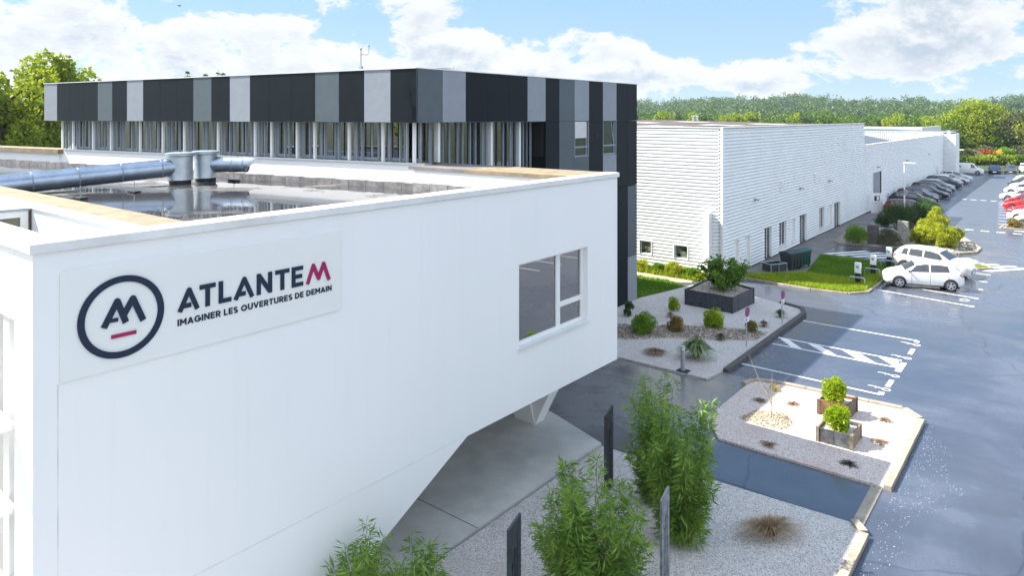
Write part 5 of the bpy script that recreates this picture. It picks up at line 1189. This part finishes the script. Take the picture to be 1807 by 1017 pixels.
# round no-parking signs
def rsign(px, py, h, label, noentry=False, r=.21, grp='round no parking signs'):
    x, y = G(px, py, gz); o = empty('round_sign', (x, y, gz), label, 'sign', grp)
    f = Vector((1, -.1, 0)).normalized() if not noentry else Vector((-.2, -1, 0)).normalized()
    MB().tube([(0, 0, 0), (0, 0, h)], .028, 8).build('pole', GALV, o, local=True)
    c = Vector((0, 0, h - r)) + f * .04
    MB().tube([c, c + f * .015], r, 28).build('sign_disc', SIGNR, o, local=True)
    if noentry: 
        s = Vector((f.y, -f.x, 0)); a = c + f * .02; q = [a - s * .15 + Vector((0, 0, -.035)), a + s * .15 + Vector((0, 0, -.035)), a + s * .15 + Vector((0, 0, .035)), a - s * .15 + Vector((0, 0, .035))]
        MB().add([tuple(k) for k in q] + [tuple(k - f * .003) for k in q], [(0, 1, 2, 3), (7, 6, 5, 4)]).build('bar', W_METAL, o, local=True)
    else:
        MB().tube([c + f * .015, c + f * .018], r * .76, 28).build('blue_centre', SIGNB, o, local=True)
        s = Vector((f.y, -f.x, 0)); d = (s + Vector((0, 0, 1))).normalized(); n = (s - Vector((0, 0, 1))).normalized(); a = c + f * .021
        q = [a - d * r * .78 - n * .024, a + d * r * .78 - n * .024, a + d * r * .78 + n * .024, a - d * r * .78 + n * .024]
        MB().add([tuple(k) for k in q] + [tuple(k - f * .002) for k in q], [(0, 1, 2, 3), (7, 6, 5, 4)]).build('red_slash', SIGNR, o, local=True)
        c2 = Vector((0, 0, h - 2 * r - .13)) + f * .035; q = [c2 - s * .17 - Vector((0, 0, .1)), c2 + s * .17 - Vector((0, 0, .1)), c2 + s * .17 + Vector((0, 0, .1)), c2 - s * .17 + Vector((0, 0, .1))]
        MB().add([tuple(k) for k in q] + [tuple(k + f * .012) for k in q], [(3, 2, 1, 0), (4, 5, 6, 7), (0, 1, 5, 4), (1, 2, 6, 5), (2, 3, 7, 6), (3, 0, 4, 7)]).build('sub_plate', W_METAL, o, local=True)
        c3 = c2 + f * .014 + s * .07; MB().tube([c3, c3 + f * .003], .05, 12).build('wheelchair_mark', SIGNB, o, local=True)
rsign(1317, 612, 1.72, 'round no parking sign nearest, above the kerb of the gravel garden'); rsign(1380, 571, 1.6, 'round no parking sign farther off, near the slate planter corner')
rsign(1782, 393, 1.5, 'round no entry sign at the end of the right hand car row', True, .26, None)
# street lamp
x, y = G(1596, 392); lp = empty('street_lamp', (x, y, .08), 'white street lamp post standing behind the dark bamboo hedge', 'street lamp'); Zl = -x * S_ + y * C_; hh = (392 - 290) * Zl / F
MB().tube([(0, 0, 0), (0, 0, hh)], [.075, .045], 10).build('pole', W_METAL, lp, smooth=True, local=True)
MB().box(-.1, .95, -.14, .14, hh - .02, hh + .1).build('lamp_head', W_METAL, lp, local=True, bevel=.03); MB().box(-.05, .25, -.12, .12, hh * .47, hh * .47 + .4).build('sensor_box', GREYM, lp, local=True)
# stone pillars and picnic table on the planted island
for (px, py, t, lb, m) in ((1541, 432, 398, 'dark stone pillar left, beside the round green bush', KERBD), (1594, 435, 390, 'speckled stone pillar right, in front of the dark hedge', STONE)):
    x, y = G(px, py, .08); Z = -x * S_ + y * C_; hh = (py - t) * Z / F; ww = .36
    mb = MB(); o = len(mb.v); rg = random.Random(px)
    for k in range(6):
        zz = hh * k / 5; e = .02
        for (a, c) in ((-1, -1), (1, -1), (1, 1), (-1, 1)): mb.v.append((a * ww + rg.uniform(-e, e), c * ww * .7 + rg.uniform(-e, e), zz + (rg.uniform(-.05, .05) if k == 5 else 0)))
    for k in range(5):
        for q in range(4): mb.f.append((4 * k + q, 4 * k + (q + 1) % 4, 4 * k + 4 + (q + 1) % 4, 4 * k + 4 + q))
    mb.f.append((20, 21, 22, 23)); ob = mb.build('stone_pillar', m, bevel=.02); ob.location = (x, y, .08); tag(ob, lb, 'pillar', 'stone pillars on the planted island')
x, y = G(1556, 408, .6); pt_ = empty('picnic_table', (x, y, .08), 'grey picnic table with benches between the pavement and the dark hedge', 'table', rz=R(20))
MB().box(-.9, .9, -.4, .4, .7, .75).build('table_top', GREYM, pt_, local=True)
for s in (-1, 1):
    MB().box(-.9, .9, s * .75 - .13, s * .75 + .13, .42, .46).build('bench', GREYM, pt_, local=True)
    MB().tube([(s * .6, -.75, 0), (s * .6, 0, .7), (s * .6, .75, 0)], .04, 6).tube([(s * .6, -.8, .4), (s * .6, .8, .4)], .035, 6).build('leg_frame', GREYM, pt_, local=True)
# hedge bushes on the planted island
GH = 'bushes on the planted island'
def sc_bush(px, pyb, pyt, wpx, mt, label, seed, n=5000, leaf=.13, name='bush', k=36, asp=.3, cr=.3, ry=None):
    x, y = G(px, pyb, .08); Z = -x * S_ + y * C_; h = (pyb - pyt) * Z / F; r = wpx * Z / F / 2 * 1.12
    return shrub(name, label, (x, y, .08), r, h / 2.05, mt, n, leaf, k, seed, GH, 'bush', aspect=asp, cr=cr, crowny=ry)
sc_bush(1512, 430, 393, 36, L_GREEN, 'round green bush at the left end of the planted island', 61, 8000, .1, asp=.35, cr=.42)
sc_bush(1567, 433, 402, 40, L_OLIVE, 'grey green bush between the two stone pillars', 62, 7000, .1, asp=.3, cr=.4)
sc_bush(1587, 404, 352, 58, L_DARK, 'dark bamboo bush left of the street lamp', 63, 11000, .14, cr=.4)
sc_bush(1628, 404, 345, 58, L_DARK, 'dark bamboo bush right of the street lamp', 64, 11000, .14, cr=.4)
sc_bush(1560, 400, 375, 30, L_DARK, 'low dark bush beside the picnic table', 69, 4000, .12)
sc_bush(1628, 434, 392, 44, L_YEL, 'low yellow green bamboo bush left of the tall one', 65, 7150, .17, cr=.24)
sc_bush(1648, 428, 357, 50, L_YEL, 'tall yellow green bamboo bush in the middle of the planted island', 66, 10400, .17, cr=.24)
sc_bush(1668, 438, 385, 50, L_YEL, 'broad yellow green bamboo bush near the island tip', 67, 9750, .17, cr=.24)
sc_bush(1682, 428, 398, 32, L_YEL, 'small yellow green bamboo bush at the right tip', 68, 5200, .17, cr=.24)
shrub('bush', 'small round ochre bush on the kerbed end island by the white cars', (*G(1790, 402, .08), .08), .75, .42, L_REDD, 2600, .1, 24, 70, None, 'bush')
# vertical slate slabs in the near bed
def slab(px, py, h, label, m, wdt=.40, slots=True):
    x, y = G(px, py, .05); y0, y1 = y - wdt / 2, y + wdt / 2; z0 = .05
    ob = MB().prismx([(y0, 0), (y1, 0), (y1, h), (y0, h - .17)], x - .025, x + .025).build('slate_slab', m)
    if slots:
        c = MB()
        for k, (a, t) in enumerate(((.3, .62), (.5, .74), (.7, .86))): c.box(x - .1, x + .1, y0 + wdt * a - .018, y0 + wdt * a + .018, .3, h * t + .02)
        t_ = c.build('x', None); me = t_.data; bpy.data.objects.remove(t_); bool_cut(ob, me)
    for v in ob.data.vertices: v.co.x -= x; v.co.y -= y
    ob.location = (x, y, z0); tag(ob, label, 'slab', 'upright slate slabs in the near gravel bed')
slab(1074, 865, 2.2, 'dark slotted slate slab standing farthest, near the terrace corner', SLATEB)
slab(907, 1120, 2.25, 'dark slotted slate slab standing nearest the bottom edge', SLATEB, .38)
slab(1173, 1040, 2.1, 'pale grey slate slab between the two big bamboo clumps', SLATEL, .34)
# bamboo
bamboo('tall bamboo clump left of the pair beside the wet footpath', (*G(1158, 880, .05), .05), 3.25, .62, L_BAMB, 71, 6500)
bamboo('largest bamboo clump right of the pair beside the wet footpath', (*G(1200, 955, .05), .05), 3.45, .72, L_BAMB, 72, 9000)
bamboo('broad bamboo clump at the bottom edge between two slate slabs', (*G(1045, 1075, .05), .05), 3.0, .98, L_BAMB, 73, 11000)
bamboo('bamboo clump at the bottom edge under the white wall, left one', (*G(640, 1150, .05), .05), 2.2, .62, L_BAMB, 74, 4500)
bamboo('bamboo clump at the bottom edge beside the terrace, right one', (*G(735, 1160, .05), .05), 2.05, .58, L_BAMB, 75, 3500)
# ---------------------------------------------------------------- grass
def grass_field(name, label, poly, n, h, mt, z, seed):
    rng = np.random.default_rng(seed); P = np.array(poly); mn, mx = P.min(0), P.max(0); pts = rng.uniform(mn, mx, (n * 3, 2)); ins = np.zeros(len(pts), bool); j = len(P) - 1
    for i in range(len(P)):
        c = ((P[i, 1] > pts[:, 1]) != (P[j, 1] > pts[:, 1])) & (pts[:, 0] < (P[j, 0] - P[i, 0]) * (pts[:, 1] - P[i, 1]) / (P[j, 1] - P[i, 1] + 1e-9) + P[i, 0]); ins ^= c; j = i
    pts = pts[ins][:n]; m = len(pts); p = np.column_stack([pts, np.full(m, z)]); a = rng.uniform(0, 6.28, m); w_ = .02; hh = h * rng.uniform(.4, 1.3, m)
    d = np.column_stack([np.cos(a), np.sin(a), np.zeros(m)]) * w_; ln = np.column_stack([rng.normal(0, .4, m) * hh, rng.normal(0, .4, m) * hh, hh])
    V = np.stack([p - d, p + d, p + ln + d * .2, p + ln - d * .2], 1).reshape(-1, 3)
    o = np_mesh(name, V, np.arange(4 * m).reshape(m, 4), mt, None, rng.uniform(0, 1, m)); return tag(o, label, 'grass', kind='stuff')
grass_field('grass', 'short green grass behind the gravel garden', [(-26, 34.2), (-18.6, 34.2), (-18.1, 36.3), (-17.7, 38.3), (-19.2, 39.1), (-26, 39.1)], 16000, .10, L_GRASS, .05, 1)
grass_field('grass', 'mown green grass of the verge behind the charging posts', [(-14.1, 45.8), (-9.3, 46), (-9.2, 52.9), (-14.1, 53.2), (-13.2, 46.3)], 26000, .09, L_GRASS, .07, 2)
grass_field('grass', 'long grass with sunlight painted into its colour along the driveway edge', [(-16.4, 42.8), (-11.8, 42.4), (-9.9, 42.7), (-9.2, 43.7), (-9.1, 49.3), (-9.6, 49.3), (-10.2, 46.2), (-13.2, 45.9), (-15, 44.2)], 17000, .2, L_GRASSY, .07, 3)  # lit copy of the verge grass, sunshine put into the colour
grass_field('grass', 'grass coloured as if sunlit on the small kerbed strip behind the people carrier', [(-8.9, 54.3), (-4.7, 55.05), (-4.3, 55.4), (-4.5, 55.8), (-8.9, 55.4)], 3500, .1, L_GRASSY, .07, 4)
grass_field('weeds', 'yellow green weeds along the foot of the warehouse end wall', [(-30, 40.3), (-17.9, 40.1), (-17.2, 41.0), (-30, 41.05)], 6000, .35, L_GRASSY, .0, 5)
for j, (px, lb, rx_, rz_) in enumerate(((1133, 'leafy weed clump beside the dark block wall', .9, .42), (1160, 'bushy weed clump under the first end wall window', .8, .38), (1193, 'tall weed clump under the second end wall window', .9, .5), (1222, 'weed clump just right of the second end wall window', .7, .42), (1243, 'small weed clump at the white pilaster foot', .5, .3))):
    X = PY(px, 450, 40.6)[0]; shrub('weed_clump', lb, (X, 40.55, 0), rx_, rz_, L_YEL if j % 2 == 0 else L_GREEN, 2600, .11, 24, 80 + j, 'weeds along the warehouse end wall', 'weeds', crowny=.4)

# ================================================================ TREES
def tree(name, label, loc, H_, r, mt, seed, n=4000, leaf=.35, group=None, k=30, crown_h=.78, cat='tree', cr=.32, aspect=.75):
    rng = np.random.default_rng(seed); o = empty(name, loc, label, cat, group); rz = H_ * crown_h / 2
    p, idx = crown_pts(n, r, r, rz, k, rng, cr); p[:, 2] += H_ - rz
    V, Fq = leaf_arrays(p, leaf, aspect, rng, dirs=unit(p - np.array([0, 0, H_ - rz * 1.3])) * .6)
    np_mesh('crown', V, Fq, mt, o, np.clip(rng.uniform(0, 1, len(Fq)) * .6 + (idx / k) * .4, 0, 1))
    mb = MB(); mb.tube([(0, 0, -.3), (.1, .05, H_ * .3), (0, .1, H_ * .55), (.1, 0, H_ * .85)], [r * .09, r * .07, r * .045, .03], 8)
    for j in range(7):
        a = j * 2.4; h0 = H_ * (.28 + .07 * j); mb.tube([(0, 0, h0), (r * .35 * math.cos(a), r * .35 * math.sin(a), h0 + H_ * .1), (r * .7 * math.cos(a), r * .7 * math.sin(a), h0 + H_ * .2)], [r * .035, r * .02, .02], 6)
    mb.build('trunk', BARK, o, local=True); return o
tree('broadleaf_tree', 'big dense green tree rising left behind the dark block', (*at_depth(95, 62), 0), 15.6, 4.8, L_TREEY, 101, 24000, .34, 'trees left of the dark block', 60, .9, cr=.26)
tree('broadleaf_tree', 'large yellow green tree cut by the left edge', (*at_depth(-5, 56), 0), 15.2, 5.4, L_TREEY, 102, 24000, .34, 'trees left of the dark block', 60, .92, cr=.26)
tree('broadleaf_tree', 'lower green tree filling the gap beside the dark block', (*at_depth(60, 70), 0), 13.6, 5.4, L_TREE, 103, 16000, .34, 'trees left of the dark block', 45, .95, cr=.26)
tree('broadleaf_tree', 'round tree top just left of the dark block corner', (*at_depth(140, 66), 0), 15.0, 2.9, L_TREEY, 104, 12000, .32, 'trees left of the dark block', 34, .9, cr=.3)
def conifer(px, pyt, Z, label):
    z = H + (HY - pyt) * Z / F; x, y = at_depth(px, Z); o = empty('spruce_tree', (x, y, 0), label, 'tree', 'spruce tops above the dark roof'); rng = np.random.default_rng(int(px)); P = []; D = []
    for t in np.sort(rng.uniform(0, 1, 60)) ** 1.0:
        h = z * (1 - .45 * t) - .1; rr = .08 + 2.6 * t
        for k in range(5): a = rng.uniform(0, 6.28); q = rng.uniform(0, rng.uniform(.5, 1), 14); P += [(math.cos(a) * rr * s, math.sin(a) * rr * s, h - .3 * rr * s + .15 * rr * s * s) for s in q]; D += [(math.cos(a), math.sin(a), -.2)] * 14
    V, Fq = leaf_arrays(np.array(P), .2, .3, rng, np.array(D), .6); np_mesh('crown', V, Fq, L_TREED, o, rng.uniform(0, 1, len(Fq))); MB().tube([(0, 0, 0), (0, 0, z)], [.25, .02], 8).build('trunk', BARK, o, local=True)
conifer(331, 124, 85, 'dark spruce tip showing leftmost above the roof'); conifer(363, 129, 85, 'smallest spruce tip, middle one above the roof'); conifer(385, 124, 85, 'pair topped spruce, rightmost above the roof'); conifer(394, 127, 87, 'short spruce tip against the rightmost one above the roof')
GT = 'trees in the line beyond the warehouses'
rng0 = random.Random(12)
mts = {'y': L_TREEY, 'g': L_TREE, 'd': L_TREED}
protos = {}
specs = []
px = 1095
i = 0
while px < 1680:
    specs.append((px, rng0.uniform(196, 203) - (3 if rng0.random() < .25 else 0), rng0.uniform(215, 300), rng0.choice('yggdy'))); px += rng0.uniform(17, 30)
def ordinal(n):
    w1 = ['', 'first', 'second', 'third', 'fourth', 'fifth', 'sixth', 'seventh', 'eighth', 'ninth', 'tenth', 'eleventh', 'twelfth', 'thirteenth', 'fourteenth', 'fifteenth', 'sixteenth', 'seventeenth', 'eighteenth', 'nineteenth']
    return w1[n] if n < 20 else {2: 'twenty', 3: 'thirty'}[n // 10] + ('-' + w1[n % 10] if n % 10 else 'th')
for i, (px, pyt, Z, k) in enumerate(specs):
    x, y = at_depth(px, Z); z = H + (HY - pyt) * Z / F + rng0.uniform(-1, 1.5); s = z / 12
    key = k + str(i % 3)
    if key not in protos:
        o = tree('treeline_tree', 'x', (0, 0, 0), 12, 5.0, mts[k], 200 + i, 2600, .62, GT, 34, .92, cr=.28); protos[key] = o
    else: o = copy_tree(protos[key])
    o.location = (x, y, -.3); o.scale = (s * rng0.uniform(.8, 1.1), s * rng0.uniform(.8, 1.1), s); o.rotation_euler = (0, 0, rng0.uniform(0, 6))
    where = 'above the near warehouse' if px < 1520 else 'above the lower warehouses'
    tag(o, '%s treeline tree %s, %s from the left in the line' % ({'y': 'pale yellow green', 'g': 'mid green', 'd': 'dark green'}[k], where, ordinal(i + 1)), 'tree', GT)
GR = 'big trees beyond the far hedge'
for j, (px, pyt, Z, r, mt, lb) in enumerate(((1718, 171, 178, 8.6, L_TREEY, 'large rounded yellow green tree right of the far warehouse'), (1690, 205, 178, 5.5, L_TREE, 'lower green tree just right of the far warehouse bay'), (1745, 205, 176, 5.0, L_TREE, 'green tree leaning against the large rounded one'),
                                         (1800, 196, 170, 6.5, L_OLIVE, 'pale olive tree at the right edge of the photo'), (1845, 190, 165, 6, L_TREEY, 'yellow green tree just outside the right edge'), (1768, 225, 172, 4.5, L_TREE, 'small green tree between the large and the olive one'))):
    x, y = at_depth(px, Z); z = H + (HY - pyt) * Z / F; tree('broadleaf_tree', lb, (x, y, 0), z, r, mt, 300 + j, 20000 if j == 0 else 9000, .5, GR, 60, .97, cr=.3)
GB = 'bushes of the far hedge'
hb = [(1700, 285, 158, 3.2, 3.2, L_OLIVE, 'olive bush beside the far warehouse bay'), (1722, 275, 162, 3.5, 3.6, L_TREE, 'green bush behind the white van'), (1745, 272, 163, 3.2, 3.8, L_OLIVE, 'olive bush behind the dark blue facing car'),
      (1768, 275, 160, 3, 3.6, L_GREEN, 'green bush behind the dark grey facing car'), (1795, 268, 160, 3.6, 4, L_OLIVE, 'olive bush at the right end of the far hedge'), (1728, 285, 156, 1.5, 2.8, L_PINK, 'pink flowering shrub left of the orange one'),
      (1744, 281, 156, 2.0, 3.2, L_ORANGE, 'orange red shrub in the far hedge'), (1762, 283, 155, 1.5, 2.9, L_YELLOW, 'bright yellow shrub in the far hedge'), (1710, 298, 152, 3, 1.8, L_TREE, 'low hedge bush behind the van roof'), (1733, 297, 151, 3, 2.0, L_TREEY, 'lime hedge bush left of the facing cars'),
      (1757, 297, 151, 3, 2.0, L_TREE, 'low green hedge bush just behind the facing cars'), (1780, 297, 151, 3, 2.0, L_TREEY, 'lime hedge bush just behind the dark grey facing car'), (1803, 296, 151, 3, 2.3, L_TREE, 'low green hedge bush at the right edge'), (1826, 296, 151, 3, 2.6, L_TREE, 'low green hedge bush beyond the right edge')]
for j, (px, py, Z, r, h, mt, lb) in enumerate(hb):
    x, y = at_depth(px, Z); shrub('hedge_bush', lb, (x, y, -.1), r, h / 2, mt, 3200, .38, 30, 400 + j, GB, 'bush', aspect=.7, stem=True)
x, y = at_depth(1700, 170); tag(MB().prism([at_depth(1690, 172), at_depth(1735, 168), at_depth(1735, 176), at_depth(1690, 180)], 0, 1.9).build('garden_shed', W_METAL), 'long pale low roofed shed glimpsed behind the hedge', 'shed')
# far woodland as one mass
def forest(name, label, n, zr, pxr, seed, th, leaves_n, leaf, mt):
    rng = np.random.default_rng(seed); Vs = []; nn = 0; R_ = []
    for i in range(n):
        Z = rng.uniform(*zr); px = rng.uniform(*pxr); x, y = at_depth(px, Z); h = th * rng.uniform(.75, 1.2); r = h * rng.uniform(.38, .55); gz_ = hill_h(x, y)
        h *= rng.choice([.7, .85, 1, 1.15, 1.35], p=[.2, .25, .3, .17, .08]); r = h * rng.uniform(.35, .62); p, _ = crown_pts(leaves_n, r, r, h * .55, 9, rng, .42); p += np.array([x, y, gz_ + h * .5]); V, _f = leaf_arrays(p, leaf, .8, rng, dirs=unit(p - np.array([x, y, gz_])) * .8); Vs.append(V); R_.append(np.clip(rng.uniform(0, 1) * .75 + rng.uniform(0, .25, leaves_n), 0, 1))
    V = np.concatenate(Vs); o = np_mesh(name, V, np.arange(len(V)).reshape(-1, 4), mt, None, np.concatenate(R_)); return tag(o, label, 'woodland', kind='stuff')
L_FAR = mat_leaf('leaf_far', (.03, .075, .03), (.11, .19, .05), .25, vscale=.01)
forest('woodland', 'dense mixed woodland on the slope behind the tree line', 480, (300, 520), (1030, 1930), 1, 10, 300, 1.0, mat_leaf('leaf_wood', (.03, .08, .015), (.11, .19, .03), .3, vscale=.02))
forest('woodland', 'distant wooded ridge along the horizon', 1500, (520, 1250), (1030, 1930), 2, 12, 170, 1.6, L_FAR)
forest('woodland', 'far wood on the left skyline', 120, (120, 300), (-300, 120), 3, 10, 160, 1.2, L_TREE)
# trees across the car park, behind the viewpoint: they show as reflections in the panes
for j, (x, y, h, r) in enumerate(((28, -22, 13, 6), (14, -34, 14, 6.5), (-4, -42, 13, 6), (-24, -40, 14, 7), (-46, -36, 13, 6.5), (40, -6, 13, 6.5), (46, 12, 12, 6), (50, 32, 13, 6.5), (52, 52, 12, 6), (54, 74, 13, 6.5))):
    o = copy_tree(protos[list(protos)[j % len(protos)]]); o.location = (x, y, -.3); o.scale = (r / 5, r / 5, h / 12); o.rotation_euler = (0, 0, j)
    tag(o, '%s tree round the car park behind the viewpoint, seen only in pane reflections' % ordinal(j + 1), 'tree', 'trees across the car park')
# bird
x, y = at_depth(316, 60); bz = H + (HY - 10) * 60 / F
bd = MB(); bd.tube([(-.2, 0, 0), (-.1, 0, .02), (.05, 0, .02), (.16, 0, .03), (.22, 0, .02)], [.015, .05, .06, .035, .008], 8)
bd.add([(.06, .02, .03), (-.06, .02, .03), (-.05, .3, .12), (.04, .3, .14), (-.12, .6, .06)], [(0, 1, 2, 3), (3, 2, 4)]); bd.add([(.06, -.02, .03), (-.06, -.02, .03), (-.05, -.3, .12), (.04, -.3, .14), (-.12, -.6, .06)], [(3, 2, 1, 0), (4, 2, 3)])
bo_ = bd.build('bird', mat('bird_grey', (.12, .12, .13), .8), smooth=True); bo_.location = (x, y, bz); bo_.rotation_euler = (0, 0, TH + R(80)); tag(bo_, 'small grey gull gliding high at the upper left', 'bird')
zt_h = 60
hz_m = bpy.data.materials.new('haze_air'); hz_m.use_nodes = True; nt = hz_m.node_tree; nt.nodes.clear(); q = NB(nt)
pv = q.n('ShaderNodeVolumePrincipled', {'Color': (.80, .88, 1, 1), 'Density': .00013, 'Anisotropy': .2}); nt.links.new(pv.outputs[0], q.n('ShaderNodeOutputMaterial').inputs['Volume'])
hz_o = MB().box(-2600, 2600, -2600, 2600, -2, 60).build('haze', hz_m); tag(hz_o, 'thin pale summer haze over the countryside', 'haze', kind='stuff')
print('objects', len(bpy.data.objects), 'fins', nf)
